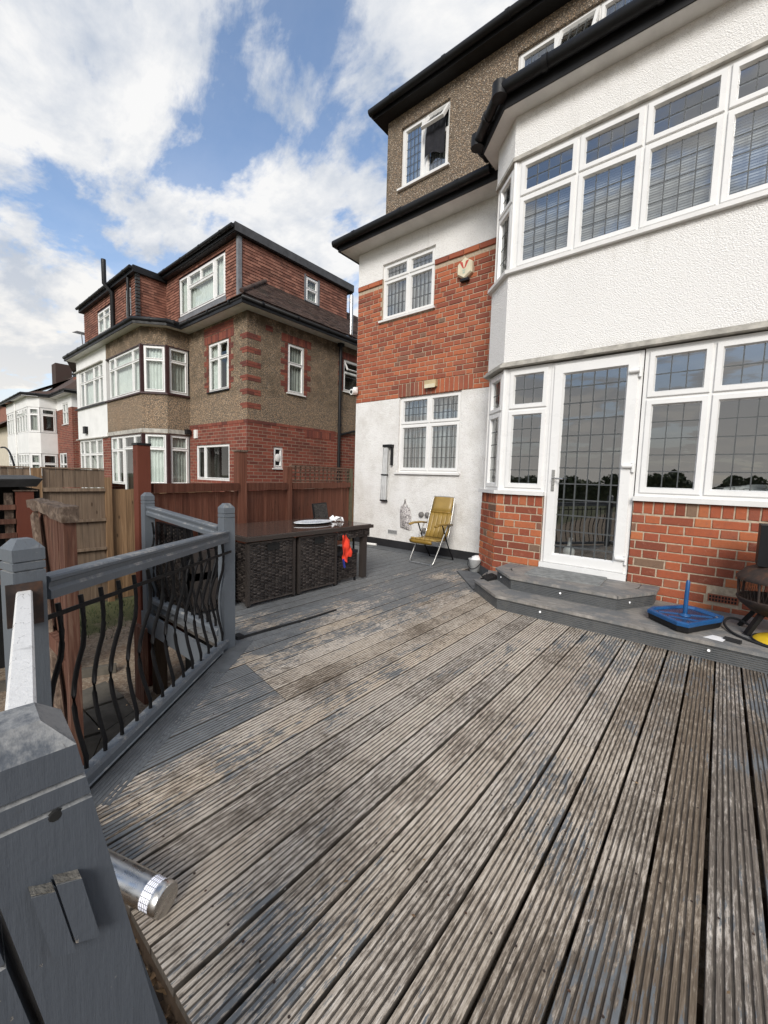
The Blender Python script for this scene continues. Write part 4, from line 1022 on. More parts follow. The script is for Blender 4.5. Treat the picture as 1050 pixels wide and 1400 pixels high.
Flf=frame((-1.715,-2.055),(1,0)); Fuf=frame((-1.705,-1.735),(1,0)); Ful=frame((-2.0,-1.43),(0.295,-0.305)); Fur=frame((-0.68,-1.735),(0.24,0.455)); 
for F,s,z,lb in ((Fuf,0.52,0.212,'round white deck light in the middle of the upper step riser'),(Ful,0.14,0.212,'round white deck light on the left angled end of the upper step'),(Fur,0.17,0.212,'round white deck light on the right angled end of the upper step'),(Flf,0.445,0.075,'round white deck light in the low step riser left of the door'),(Flf,1.73,0.075,'round white deck light in the low step riser below the blue base')):
    c=F(s,0,z); d_=F(s,0.006,z); t=thing('deck_light',lb,'light',tuple(c),'round lights in the step risers')
    MB().tube([c,d_],0.014,14).build('bezel','steel_brushed',t); MB().tube([d_,F(s,0.0075,z)],0.0095,12).build('lens','led_white',t)
# door mat with ribs
t=thing('door_mat','grey ribbed rubber door mat lying on the upper step','mat',(-1.27,-1.28,0.29))
MB().prism([(-1.64,-1.53),(-0.88,-1.47),(-0.90,-1.04),(-1.66,-1.04)],0.2915,0.304).build('mat_base','mat_grey',t)
r_=MB()
for i in range(16): r_.box(-1.63,-0.905,-1.46+i*0.0262,-1.444+i*0.0262,0.3041,0.309)
r_.build('rib','mat_grey',t)
# dark boot scraper on low step
t=thing('boot_scraper','black slatted boot scraper on the left end of the low step','scraper',(-2.02,-1.55,0.147))
b_=MB(); b_.prism([(-2.16,-1.50),(-2.04,-1.60),(-1.99,-1.40),(-2.12,-1.30)],0.1485,0.160); b_.build('scraper_base','black_rubber',t)
b_=MB()
for i in range(7):
    f=i/6; p=Vector((-2.17+0.12*f,-1.49-0.10*f,0.166)); b_.bar(p,p+Vector((0.045,0.20,0.012)),0.010,0.010)
stuff(b_.build('slat','black_rubber',t))
# bucket
t=thing('bucket','pale grey plastic bucket with black handle between white wall and bay','bucket',(-2.66,-0.70,0))
c=(-2.66,-0.70,0.022); MB().lathe([(0.0,0.0),(0.075,0.0),(0.095,0.17),(0.10,0.175),(0.092,0.178),(0.088,0.165),(0.0,0.16)],c,20).build('bucket_body','bucket_grey',t)
MB().tube([(-2.66+0.098*math.cos(a),-0.70-0.098*abs(math.sin(a))-0.01,0.17-0.10*abs(math.sin(a))) for a in [math.pi*i/10 for i in range(11)]],0.005,6).build('bucket_handle','black_plastic',t)
rg=MB(); rg.lathe([(0.0,0.06),(0.04,0.055),(0.07,0.03),(0.08,0.0)],(-2.655,-0.69,0.185),10); random.seed(4); rg.v=[(x+random.uniform(-.012,.012),y+random.uniform(-.012,.012),z+random.uniform(-.012,.012)) for x,y,z in rg.v]; tag(rg.build('crumpled_rag','white_paper',loc=(-2.66,-0.69,0.18)),'crumpled white rag lying on top of the grey bucket','rag')
# swing-ball base: blue tray on black, pole stub
t=thing('game_base','blue plastic game base with black underside and upright blue pole','game base',(-0.16,-1.72,0.147))
bp=[(-0.43,-1.79),(-0.20,-2.02),(-0.12,-2.025),(-0.03,-1.85),(0.085,-1.64),(0.095,-1.55),(-0.10,-1.39),(-0.19,-1.385),(-0.41,-1.68)]
cx,cy=-0.165,-1.72
sc=lambda k:[(cx+(x-cx)*k,cy+(y-cy)*k) for x,y in bp]
def stack(mb,lv):
    n_=len(bp); vs=[]
    for k,z in lv: vs+=[(x,y,z) for x,y in sc(k)]
    mb.add(vs,[(i*n_+j,i*n_+(j+1)%n_,(i+1)*n_+(j+1)%n_,(i+1)*n_+j) for i in range(len(lv)-1) for j in range(n_)]+[tuple(range(n_))[::-1],tuple(range((len(lv)-1)*n_,len(lv)*n_))])
q=MB(); stack(q,[(0.88,0.1485),(0.95,0.16),(0.97,0.204)]); q.build('tray_underside','black_plastic',t)
q=MB(); stack(q,[(0.98,0.203),(1.0,0.208),(1.0,0.232),(0.97,0.240),(0.87,0.240),(0.84,0.222)]); q.build('tray','blue_plastic',t)
q=MB(); stack(q,[(0.80,0.2222),(0.79,0.2245)]); q.build('lid_panel','blue_dark',t)
for a_,b_ in (((-0.40,-1.78),(0.06,-1.60)),((-0.30,-1.88),(-0.02,-1.85))): MB().bar((a_[0]*0.8-0.03,a_[1]*0.8-0.344,0.228),(b_[0]*0.8-0.03,b_[1]*0.8-0.344,0.228),0.02,0.008).build('lid_rib','blue_plastic',t)
q=MB(); q.lathe([(0.045,0.0),(0.04,0.02),(0.02,0.026),(0.02,0.03)],(cx,cy,0.214),14); q.build('boss','blue_plastic',t)
MB().tube([(cx,cy,0.225),(cx,cy,0.40),(cx+0.002,cy,0.515),(cx+0.002,cy,0.532)],[0.017,0.016,0.016,0.009],12).build('pole','blue_plastic',t)
q=MB()
for x_,y_ in ((-0.36,-1.79),(-0.13,-1.96),(0.05,-1.60),(-0.2,-1.85)): q.lathe([(0.0,0.004),(0.012,0.003),(0.014,0)],(x_,y_,0.231 if (x_,y_)!=(-0.2,-1.85) else 0.216),8)
q.build('cap','steel_brushed',t)
# chiminea
t=thing('chiminea','rusty steel chiminea with mesh sides and square black flue','fire pit',(0.43,-1.52,0.147))
cx,cy=0.435,-1.52
MB().lathe([(0.0,0.285),(0.065,0.285),(0.18,0.33),(0.262,0.395),(0.28,0.43),(0.28,0.442),(0.267,0.442)],(cx,cy,0.0),26).build('bowl','rust',t)
MB().lathe([(0.29,0.585),(0.294,0.605),(0.28,0.62),(0.235,0.675),(0.16,0.712),(0.105,0.722)],(cx,cy,0.0),26).build('hood','rust',t)
MB().extr([(-0.175,-0.13),(0.175,-0.13),(0.175,0.13),(-0.175,0.13)],(cx+0.0,cy,0.712),(cx,cy,1.04),(1,0,0)).build('flue','black_metal',t)
for i in range(8):
    a=2*math.pi*i/8+0.2; MB().tube([(cx+0.272*math.cos(a),cy+0.272*math.sin(a),0.435),(cx+0.28*math.cos(a),cy+0.28*math.sin(a),0.60)],0.009,6).build('upright','rust',t)
q=MB()
for i in range(56):
    a=2*math.pi*i/56
    for s_ in (-1,1):
        q.tube([(cx+0.27*math.cos(a+s_*0.11*f),cy+0.27*math.sin(a+s_*0.11*f),0.435+0.16*f) for f in (0,0.5,1)],0.0014,3,False)
stuff(q.build('mesh_guard','rust',t))
for a in (2.6,3.9,5.4,0.8):
    MB().bar((cx+0.15*math.cos(a),cy+0.15*math.sin(a),0.34),(cx+0.27*math.cos(a),cy+0.22*math.sin(a),0.150),0.042,0.03).build('leg','black_metal',t)
t=thing('yellow_disc','yellow plastic frisbee-like disc with black rim at the chiminea foot','disc',(0.47,-1.72,0.147))
MB().lathe([(0.20,0.004),(0.17,0.03),(0.05,0.07),(0.0,0.072)],(0.47,-1.72,0.150),24).build('disc','yellow_plastic',t)
MB().tube([(0.47+0.203*math.cos(2*math.pi*i/24),-1.72+0.203*math.sin(2*math.pi*i/24),0.156) for i in range(25)],0.007,6).build('rim','black_rubber',t)
pts=[(0.70,-1.86,0.162),(0.46,-1.94,0.160),(0.27,-1.86,0.159),(0.15,-1.72,0.160),(0.10,-1.56,0.18),(0.13,-1.45,0.205),(0.20,-1.43,0.20),(0.30,-1.48,0.165)]
def smooth(pts,n_=6):
    P=[Vector(p) for p in pts]; out=[]
    for i in range(len(P)-1):
        a,b,c,d=P[max(i-1,0)],P[i],P[i+1],P[min(i+2,len(P)-1)]
        for j in range(n_):
            f=j/n_; out.append(0.5*((2*b)+(-a+c)*f+(2*a-5*b+4*c-d)*f*f+(-a+3*b-3*c+d)*f**3))
    return out+[P[-1]]
t=thing('power_cable','black power cable coiled on the low step with plug and white tag','cable',(0.2,-1.8,0.147))
MB().tube(smooth(pts),0.010,8).build('cable','black_rubber',t)
q=MB(); q.bar((0.10,-1.93,0.160),(0.20,-1.96,0.160),0.04,0.024); q.build('plug','black_rubber',t)
q=MB(); q.add([(-0.03,-1.99,0.1495),(0.09,-2.01,0.150),(0.12,-1.92,0.158),(0.03,-1.90,0.156)],[(0,1,2,3)]); q.add([(-0.03,-1.99,0.1482),(0.09,-2.01,0.1487),(0.12,-1.92,0.1567),(0.03,-1.90,0.1547)],[(3,2,1,0)]); q.build('tag','white_paper',t)
# things seen through the glass
t=thing('soap_bottle','white pump bottle standing inside behind the glazed door','bottle',(-1.40,-0.72,0.34))
MB().lathe([(0.0,0.0),(0.06,0.0),(0.066,0.02),(0.066,0.17),(0.033,0.21),(0.02,0.225),(0.02,0.26)],(-1.40,-0.72,0.34),16).build('bottle_body','bottle_white',t); MB().tube([(-1.40,-0.72,0.59),(-1.40,-0.72,0.65),(-1.36,-0.75,0.65)],0.013,8).build('pump','bottle_white',t)
MB().box(-1.64,-0.74,-0.855,1.2,0.24,0.34).build('inner_floor','room_mid',house)
t=thing('table','wooden table inside behind the right bay window','table',(0.2,-0.4,0.3)); MB().box(-0.15,1.8,-0.78,0.1,1.10,1.14).build('tabletop','fence_bright',t); MB().box(-0.1,-0.04,-0.7,-0.64,0.21,1.10).build('leg','fence_bright',t)
q=MB(); random.seed(9)
for L_ in range(6):
    z=1.145+L_*0.032; pts=[(-0.02+0.075*i,-0.62+0.03*math.sin(i+L_),z+0.12*math.exp(-((i-4)/2.6)**2)*(1-L_*0.12)) for i in range(9)]
    for a,b in zip(pts,pts[1:]): q.bar(a,b,0.22,0.024)
tag(q.build('clothes_pile','white_paper',loc=(0.2,-0.6,1.15)),'pile of folded pale cloths on the table behind the window','cloth')

# ------------------------------------------------------------------ wicker dining set
def weave(mb,F,s0,s1,z0,z1,t=0.0,row=0.0175,step=0.042):
    """rows of flat strand going over and under stakes"""
    k=0; z=z0; n_=max(2,int((s1-s0)/step))
    while z<z1-0.006:
        zb=min(z+row*0.93,z1); zm=(z+zb)/2
        for i in range(n_):
            a=s0+(s1-s0)*i/n_; b=s0+(s1-s0)*(i+1)/n_; m_=(a+b)/2
            o,e=(0.0060,-0.0040) if (i+k)%2==0 else (-0.0055,-0.0050); j=random.uniform(-.0008,.0008)
            mb.add([F(a,t+e-0.002,z),F(m_,t+o-0.002+j,z),F(b,t+e-0.002,z),F(a,t+e+0.001,zm),F(m_,t+o+0.002+j,zm),F(b,t+e+0.001,zm),F(a,t+e-0.002,zb),F(m_,t+o-0.002+j,zb),F(b,t+e-0.002,zb)],
                   [(0,1,4,3),(1,2,5,4),(3,4,7,6),(4,5,8,7)],True)
        z+=row; k+=1
def wpanel(par,F,s0,s1,z0,z1,name='wicker_panel'):
    mb=MB(); weave(mb,F,s0,s1,z0,z1); o=stuff(mb.build(name,'wicker',par))
    MB().fbox(F,s0+0.001,s1-0.001,-0.03,-0.009,z0+0.001,z1-0.001).build('panel_backing','black_metal',o); return o
TX=-3.50
def cube_chair(y0,y1,label,group):
    t=thing('cube_chair',label,'chair',(TX,y0,0),group)
    F=frame((TX-0.02,y0),(0,1)); l=y1-y0
    wpanel(t,F,0.03,l-0.03,0.05,0.635)
    Fa=frame((TX-0.52,y0),(1,0)); wpanel(t,Fa,0.02,0.47,0.05,0.635,'side_panel')
    e=MB()
    for s in (0.0,l-0.032): e.fbox(F,s,s+0.032,-0.035,0.006,0.02,0.65)
    e.fbox(F,0.032,l-0.032,-0.034,0.004,0.635,0.652); e.fbox(F,0.032,l-0.032,-0.034,0.004,0.04,0.052); e.build('chair_frame','wicker',t)
    h=MB(); h.fbox(F,l*0.385,l*0.635,0.006,0.010,0.553,0.624); h.build('handle_slot','void_black',t)
    for s in (0.012,l-0.022): MB().fbox(F,s,s+0.02,-0.03,-0.008,0.0,0.02).build('foot','black_plastic',t)
    MB().box(TX-0.5,TX-0.03,y0+0.02,y1-0.02,0.33,0.40).build('seat','black_cloth',t)
    return t
cube_chair(-3.83,-3.245,'dark wicker cube chair tucked under the near end of the table','cube chairs under the table')
cube_chair(-3.205,-2.62,'dark wicker cube chair beside the red cloth under the table','cube chairs under the table')
t=thing('patio_table','brown glass topped dark wicker patio table','table',(-3.98,-2.9,0))
tp=MB(); tp.prism([(-4.50,-3.87),(TX+0.035,-3.87),(TX+0.035,-2.02),(-4.50,-2.02)],0.672,0.712); tp.build('table_rim','wicker',t)
MB().prism([(-4.475,-3.845),(TX+0.012,-3.845),(TX+0.012,-2.045),(-4.475,-2.045)],0.7125,0.7205).build('glass_top','table_glass',t)
Ft=frame((TX-0.0,-2.62),(0,1))
ap=MB(); weave(ap,Ft,0.0,0.57,0.565,0.668); stuff(ap.build('apron','wicker',t))
e=MB(); e.box(-4.46,TX-0.02,-2.08,-2.05,0.56,0.67); e.box(-4.46,-4.43,-3.8,-2.06,0.56,0.67); e.build('apron_rail','wicker',t)
for x_,y_ in ((TX-0.06,-2.11),(-4.44,-2.11),(-4.44,-3.80)):
    lg=MB(); lg.box(x_-0.035,x_+0.035,y_-0.035,y_+0.035,0.02,0.67); lg.build('leg','wicker',t)
Fe=frame((-4.50,-3.865),(1,0)); wpanel(t,Fe,0.05,0.46,0.05,0.66,'end_panel')
pe=MB(); weave(pe,frame((-4.42,-2.06),(1,0)),0.0,0.85,0.1,0.56); 
t=thing('footstool','dark wicker footstool half under the far end of the table','stool',(TX-0.2,-2.4,0))
Fq=frame((TX-0.04,-2.60),(0,1)); wpanel(t,Fq,0.0,0.36,0.05,0.36)
Fq2=frame((TX-0.40,-2.60),(1,0)); wpanel(t,Fq2,0.0,0.36,0.05,0.36,'side_panel'); MB().box(TX-0.41,TX-0.035,-2.605,-2.235,0.36,0.40).build('stool_top','black_cloth',t)
for x_,y_ in ((TX-0.06,-2.58),(TX-0.06,-2.26)): MB().box(x_-0.01,x_+0.01,y_-0.01,y_+0.01,0,0.05).build('foot','black_plastic',t)
# chair behind the table
t=thing('wicker_chair','dark wicker chair whose back shows behind the patio table','chair',(-4.85,-1.75,0))
Fc=frame((-4.62,-1.95),(-0.35,0.94)); 
def Fcb(s,tt,z): return Fc(s,tt-(z-0.4)*0.18,z)
bk=MB(); weave(bk,Fcb,0.02,0.42,0.45,0.885); stuff(bk.build('backrest','wicker',t)); fb=MB(); fb.fbox(Fcb,0,0.44,-0.03,-0.006,0.42,0.90); fb.build('back_frame','black_metal',t)
MB().fbox(Fc,0,0.44,0.0,0.42,0.38,0.42).build('seat','black_cloth',t)
for s,tt in ((0.02,0.0),(0.40,0.0),(0.02,0.39),(0.40,0.39)): MB().fbox(Fc,s,s+0.025,tt,tt+0.025,0,0.38).build('leg','black_metal',t)
t=thing('wicker_chair','dark wicker armchair wedged between the far railing and the table end','chair',(-3.95,-4.15,0))
Fg=frame((-4.34,-4.37),(1,0)); wpanel(t,Fg,0.02,0.66,0.06,0.60); bk=MB(); weave(bk,frame((-4.34,-4.34),(1,0)),0.04,0.64,0.60,0.80); stuff(bk.build('backrest','wicker',t))
MB().box(-4.34,-3.66,-4.34,-4.30,0.56,0.82).build('back_frame','black_metal',t); MB().box(-4.34,-3.66,-4.30,-3.90,0.33,0.40).build('seat','black_cloth',t)
for x_ in (-4.34,-3.72): MB().box(x_,x_+0.06,-4.30,-3.90,0.03,0.60).build('arm','wicker',t)
# on the table
t=thing('platter','white oval platter on a dark stand in the middle of the patio table','platter',(-3.95,-2.62,0.72))
def oval(mb,lv,cx,cy,ax,ay,n_=28):
    vs=[]
    for k,z in lv: vs+=[(cx+ax*k*math.copysign(abs(math.cos(2*math.pi*i/n_))**1.35,math.cos(2*math.pi*i/n_)),cy+ay*k*math.sin(2*math.pi*i/n_),z) for i in range(n_)]
    mb.add(vs,[(i*n_+j,i*n_+(j+1)%n_,(i+1)*n_+(j+1)%n_,(i+1)*n_+j) for i in range(len(lv)-1) for j in range(n_)]+[tuple(range((len(lv)-1)*n_,len(lv)*n_))],True)
q=MB(); oval(q,[(0.78,0.7215),(1.0,0.737),(1.02,0.742),(0.99,0.742)],-3.95,-2.62,0.17,0.30); q.build('stand','black_plastic',t)
q=MB(); oval(q,[(0.98,0.7425),(1.0,0.75),(0.93,0.747),(0.86,0.745)],-3.95,-2.62,0.17,0.30); q.build('plate','porcelain',t)
q=MB()
for i in range(7): q.box(-3.90-0.006,-3.90+0.006,-2.75+i*0.032,-2.73+i*0.032,0.7455,0.7462); q.box(-3.935,-3.925,-2.78+i*0.04,-2.75+i*0.04,0.7455,0.7462)
q.build('print','print_grey',t)
q=MB(); random.seed(12)
for i in range(14):
    c=Vector((-3.93+random.uniform(-.06,.06),-2.21+random.uniform(-.09,.09),0.735+random.uniform(0,.025))); a=Vector((random.uniform(-1,1),random.uniform(-1,1),random.uniform(-.5,.5)))*0.05; b=Vector((random.uniform(-1,1),random.uniform(-1,1),random.uniform(-.3,.9)))*0.04
    q.add([c-a-b,c+a-b*0.5,c+a+b,c-a*0.6+b],[(0,1,2),(0,2,3)])
for p in range(len(q.v)): q.v[p]=(q.v[p][0],q.v[p][1],max(q.v[p][2],0.7215))
tag(q.build('tissue','white_paper',loc=(-3.93,-2.21,0.72)),'crumpled white tissue on the table beside the platter','tissue')
t=thing('red_cloth','bright red cloth hanging off a wicker chair with a blue strip','cloth',(TX+0.02,-2.52,0.28))
q=MB(); vs=[];k=14; h=16; random.seed(19)
for i in range(k+1):
    for j in range(h+1):
        u_,v_=i/k,j/h; d_=1-v_; w_=0.075+0.085*math.sin(math.pi*min(1,d_*0.80))**0.8; y=-2.555+w_*(u_-0.35)+0.045*d_
        z=0.615-0.29*d_-0.035*d_*math.sin(u_*4.0+0.5)+0.012*math.sin(u_*11+d_*7)
        x=TX+0.03+0.016*math.sin(u_*9+1.6*math.sin(d_*4))*min(1,d_*2+0.2)+0.008*math.sin(d_*13+u_*4)+random.uniform(-.002,.002)
        vs.append((x,y,z))
q.add(vs,[(i*(h+1)+j,(i+1)*(h+1)+j,(i+1)*(h+1)+j+1,i*(h+1)+j+1) for i in range(k) for j in range(h)],True); q.build('cloth_body','red_cloth',t)
q=MB(); q.bar((TX+0.02,-2.55,0.33),(TX+0.025,-2.53,0.22),0.03,0.012); q.build('cloth_strip','blue_cloth',t)
t=thing('glue_tube','white tube with yellow nozzle lying on deck by the wall','tube',(-5.15,-0.16,0))
MB().tube([(-5.25,-0.17,0.037),(-5.02,-0.13,0.037)],0.024,10).build('tube_body','white_plastic',t); MB().tube([(-5.25,-0.17,0.037),(-5.36,-0.185,0.034)],[0.02,0.008],8).build('nozzle','yellow_plastic',t)

# ------------------------------------------------------------------ ochre folding chair
t=thing('folding_chair','ochre vinyl folding garden chair with tubular metal frame','chair',(-3.5,-0.5,0))
def Fch(x,y,z): return Vector((x,y,z))
xl,xr=-3.74,-3.31
BK=[(-0.42,0.37),(-0.36,0.50),(-0.29,0.72),(-0.235,0.86),(-0.20,1.0)]  # y,z along the back
def slab(mb,yz,x0,x1,th=0.03,puff=0.012):
    k=6; vs=[]
    P=[Vector((0,y,z)) for y,z in yz]
    for side in (1,-1):
        for i,p in enumerate(P):
            d=(P[min(i+1,len(P)-1)]-P[max(i-1,0)]).normalized(); nn=Vector((0,-d.z,d.y)) 
            for j in range(k+1):
                u_=j/k; e=th/2*side*(1.0-0.35*(abs(2*u_-1)**4)); vs.append(p+nn*e+Vector((x0+(x1-x0)*u_,0,0)))
    n_=len(P); W_=k+1; o=n_*W_; fs=[]
    for i in range(n_-1):
        for j in range(k): fs+=[(i*W_+j,i*W_+j+1,(i+1)*W_+j+1,(i+1)*W_+j),(o+(i+1)*W_+j,o+(i+1)*W_+j+1,o+i*W_+j+1,o+i*W_+j)]
        fs+=[(i*W_,(i+1)*W_,o+(i+1)*W_,o+i*W_),(i*W_+k,o+i*W_+k,o+(i+1)*W_+k,(i+1)*W_+k)]
    for j in range(k): fs+=[(j,o+j,o+j+1,j+1),((n_-1)*W_+j,(n_-1)*W_+j+1,o+(n_-1)*W_+j+1,o+(n_-1)*W_+j)]
    mb.add(vs,fs,True)
ns=5; sw=(xr-xl)/ns
for i in range(ns):
    q=MB(); slab(q,[(-0.42,0.385),(-0.36,0.50),(-0.295,0.69),(-0.262,0.78)],xl+0.02+i*sw*0.93,xl+0.02+i*sw*0.93+sw*0.90,0.035); q.build('back_slat','ochre_vinyl',t)
q=MB(); slab(q,[(-0.262,0.785),(-0.235,0.86),(-0.205,0.95),(-0.19,1.01),(-0.188,1.03)],xl+0.03,xr-0.035,0.05); q.build('headrest','ochre_vinyl',t)
q=MB(); slab(q,[(-0.275,0.765),(-0.255,0.80)],xl+0.02,xr-0.03,0.052); q.build('headrest_seam','ochre_dark',t)
for i in range(ns):
    q=MB(); slab(q,[(-0.80,0.392),(-0.70,0.372),(-0.55,0.362),(-0.43,0.372)],xl+i*sw,xl+i*sw+sw*0.95,0.035); q.build('seat_slat','ochre_vinyl',t)
q=MB(); slab(q,[(-0.83,0.372),(-0.815,0.345),(-0.80,0.325)],xl,xr-0.03,0.04); q.build('seat_edge','ochre_dark',t)
fm=MB(); r_=0.011
def arc(p): return smooth(p,5)
fm.tube(arc([(xl-0.01,-0.40,0.62),(xl-0.01,-0.62,0.30),(xl-0.005,-0.78,0.06),(xl+0.02,-0.81,0.013),(xl+0.09,-0.815,0.012),(xr-0.09,-0.815,0.012),(xr-0.02,-0.81,0.013),(xr+0.005,-0.78,0.06),(xr+0.01,-0.62,0.30),(xr+0.01,-0.40,0.62)]),r_,8)
fm.build('front_leg_frame','alu_tube',t)
fm=MB(); fm.tube(arc([(xl-0.012,-0.58,0.60),(xl-0.012,-0.40,0.28),(xl-0.01,-0.23,0.05),(xl+0.03,-0.205,0.012),(xr-0.03,-0.205,0.012),(xr+0.01,-0.23,0.05),(xr+0.012,-0.40,0.28),(xr+0.012,-0.58,0.60)]),r_,8); fm.build('rear_leg_frame','black_metal',t)
fm=MB(); fm.tube(arc([(xl+0.005,-0.80,0.37),(xl,-0.43,0.35),(xl,-0.29,0.70),(xl+0.02,-0.20,1.0),(xl+0.06,-0.185,1.03),(xr-0.06,-0.185,1.03),(xr-0.02,-0.20,1.0),(xr,-0.29,0.70),(xr,-0.43,0.35),(xr-0.005,-0.80,0.37)]),0.010,8); fm.build('seat_frame','alu_tube',t)
for x_ in (xl-0.025,xr+0.025):
    q=MB(); slab(q,[(-0.80,0.605),(-0.70,0.622),(-0.50,0.618),(-0.33,0.60)],x_-0.026,x_+0.026,0.03); q.build('armrest','ochre_vinyl' if x_<-3.5 else 'ochre_dark',t)

# ------------------------------------------------------------------ railings and posts
def newel(name,label,c,w,top,bot,rot=0.0,lean=None,mt='grey_paint',group=None):
    t=thing(name,label,'post',(c[0],c[1],bot),group)
    ca,sa=math.cos(rot),math.sin(rot)
    def P(a,b,z):
        l=(top-z)*lean if lean else 0.0
        return (c[0]+a*ca-b*sa,c[1]+a*sa+b*ca+l,z)
    h=w/2; lv=[(h,bot),(h,top-0.1085),(h-0.006,top-0.106),(h-0.006,top-0.1045),(h,top-0.102),(h,top-0.0785),(h-0.006,top-0.076),(h-0.006,top-0.0745),(h,top-0.072),(h,top-0.032),(h-0.024,top),]
    vs=[P(sx*k,sy*k,z) for k,z in lv for sx,sy in ((-1,-1),(1,-1),(1,1),(-1,1))]
    fs=[(i*4+j,i*4+(j+1)%4,(i+1)*4+(j+1)%4,(i+1)*4+j) for i in range(len(lv)-1) for j in range(4)]+[tuple(range(len(lv)*4-4,len(lv)*4))]
    MB().add(vs,fs).build('post_shaft',mt,t); return t
ang=math.atan2(dv.y,dv.x)
newel('newel_post','grey newel post at the left end of the diagonal railing, beside the white worn rail',(-1.835,-5.745),0.092,1.09,-0.30,R(12),None,'grey_paint','railing newel posts')
newel('newel_post','grey newel post in front of the wicker table where two railings meet',(-2.845,-4.425),0.088,1.105,-0.25,0.0,None,'grey_paint','railing newel posts')
newel('newel_post','grey newel post beside the tall red fence post',(-4.165,-4.475),0.088,1.125,-0.12,0.0,None,'grey_paint','railing newel posts')
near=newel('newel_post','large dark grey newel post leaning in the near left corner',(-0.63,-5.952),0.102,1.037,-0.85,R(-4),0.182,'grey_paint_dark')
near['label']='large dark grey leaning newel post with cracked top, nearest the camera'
# small wooden block on the leaning post
q=MB()
def Pn(y,z,xo): return (-0.579+xo+(y-(0.84-z)*0.182+5.905)*0.09,y,z)
def blk(mb,y0,y1,z0,z1,xo0,xo1): 
    l=lambda z:(0.84-z)*0.182
    mb.add([Pn(y+l(z),z,x) for x in (xo0,xo1) for y,z in ((y0,z0+0.008),(y1,z0-0.004),(y1,z1-0.006),(y0,z1+0.003))],[(0,1,2,3),(7,6,5,4),(0,4,5,1),(1,5,6,2),(2,6,7,3),(3,7,4,0)])
blk(q,-5.946,-5.9262,0.752,0.848,-0.012,0.0175); blk(q,-5.9262,-5.9240,0.754,0.845,-0.012,0.011); blk(q,-5.9240,-5.9015,0.751,0.846,-0.012,0.0165)
q.build('rail_block','grey_paint_dark',near)
q=MB(); blk(q,-5.9455,-5.9265,0.8462,0.8500,-0.010,0.0168); blk(q,-5.9237,-5.9018,0.8445,0.8483,-0.010,0.0158); stuff(q.build('end_grain','end_grain',near))
MB().tube([(-0.5795,-5.921,0.925),(-0.5775,-5.921,0.925)],[0.008,0.006],10).build('knot','void_black',near)
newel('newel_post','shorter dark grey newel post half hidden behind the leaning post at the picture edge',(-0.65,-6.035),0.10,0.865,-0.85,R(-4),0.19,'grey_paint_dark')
# stair string behind the leaning post
q=MB(); q.add([(-0.72,-5.86,0.62),(-0.66,-5.86,0.62),(-0.66,-5.70,-0.1),(-0.72,-5.70,-0.1),(-0.72,-5.82,0.62),(-0.66,-5.82,0.62),(-0.66,-5.655,-0.1),(-0.72,-5.655,-0.1)],[(0,3,2,1),(4,5,6,7),(0,1,5,4),(1,2,6,5),(2,3,7,6),(3,0,4,7)])
tag(q.build('stair_string','grey_paint',loc=(-0.69,-5.75,0)),'grey timber strut behind the leaning post at the deck edge','strut')

RP=[(-0.036,0.0),(-0.036,0.03),(-0.026,0.042),(-0.030,0.060),(-0.036,0.066),(-0.036,0.078),(-0.028,0.084),(0.028,0.084),(0.036,0.078),(0.036,0.066),(0.030,0.060),(0.026,0.042),(0.036,0.03),(0.036,0.0)]
BPf=[(-0.033,0.0),(-0.033,0.035),(-0.022,0.05),(0.022,0.05),(0.033,0.035),(0.033,0.0)]
def baluster_mesh(h,out):
    pts=[]
    for i in range(15):
        f=i/14; z=h*(1-f)
        o=0.048*math.sin(math.pi*min(1,max(0,(f-0.30)/0.62)))**1.0*(1 if 0.30<f<0.92 else 0)-0.012*math.sin(math.pi*min(1,f/0.32))*(1 if f<0.32 else 0)
        pts.append((out[0]*o,out[1]*o,z))
    mb=MB(); mb.tube(pts,0.0098,6)
    me=bpy.data.meshes.new('baluster'); me.from_pydata(mb.v,[],mb.f); me.materials.append(MT['black_metal'])
    for p in me.polygons: p.use_smooth=True
    return me
def railing(label,p,q,zb,zt,nb,mt,midbar=None,out=(0,-1),zp=1.0):
    t=thing('deck_railing',label,'railing',((p[0]+q[0])/2,(p[1]+q[1])/2,0))
    MB().extr([(a*zp,b) for a,b in RP],(p[0],p[1],zt[0]-0.084),(q[0],q[1],zt[1]-0.084)).build('top_rail',mt,t)
    MB().extr(BPf,(p[0],p[1],zb),(q[0],q[1],zb)).build('bottom_rail','grey_paint' if mt!='rail_worn' else mt,t)
    h=min(zt)-0.078-zb-0.048; me=baluster_mesh(h,out)
    for i in range(nb):
        f=(i+0.6)/nb; inst('baluster',me,t,(p[0]+(q[0]-p[0])*f,p[1]+(q[1]-p[1])*f,zb+0.046),random.uniform(-.25,.25))
    if midbar:
        a,b=midbar; MB().bar((p[0]+nv.x*0.012-dv.x*0.0,p[1]+nv.y*0.012,a),(q[0]+nv.x*0.05,q[1]+nv.y*0.05,b),0.006,0.018).build('mid_bar','black_metal',t)
    return t
o_=(-nv.x,-nv.y)
a_=dl(0.045,0.0); b_=dl(DLEN-0.03,0.0)
railing('diagonal deck railing with bowed black balusters and a thin black mid bar',a_,b_,0.030,(0.945,0.905),14,'grey_paint',(0.79,0.75),o_)
railing('short far deck railing with bowed black balusters ending at the red fence post',(-2.89,-4.45),(-4.12,-4.475),0.09,(0.93,1.0),10,'grey_paint',None,(0,-1))
fr_rail=railing('front deck railing with a white worn top rail running to the leaning post',(-1.79,-5.752),(-0.70,-5.935),0.05,(0.92,0.925),9,'rail_worn',None,(0.1,-1),0.58)
MB().box(-1.788,-1.778,-5.80,-5.705,0.80,0.945).build('rail_bracket','rust',fr_rail)
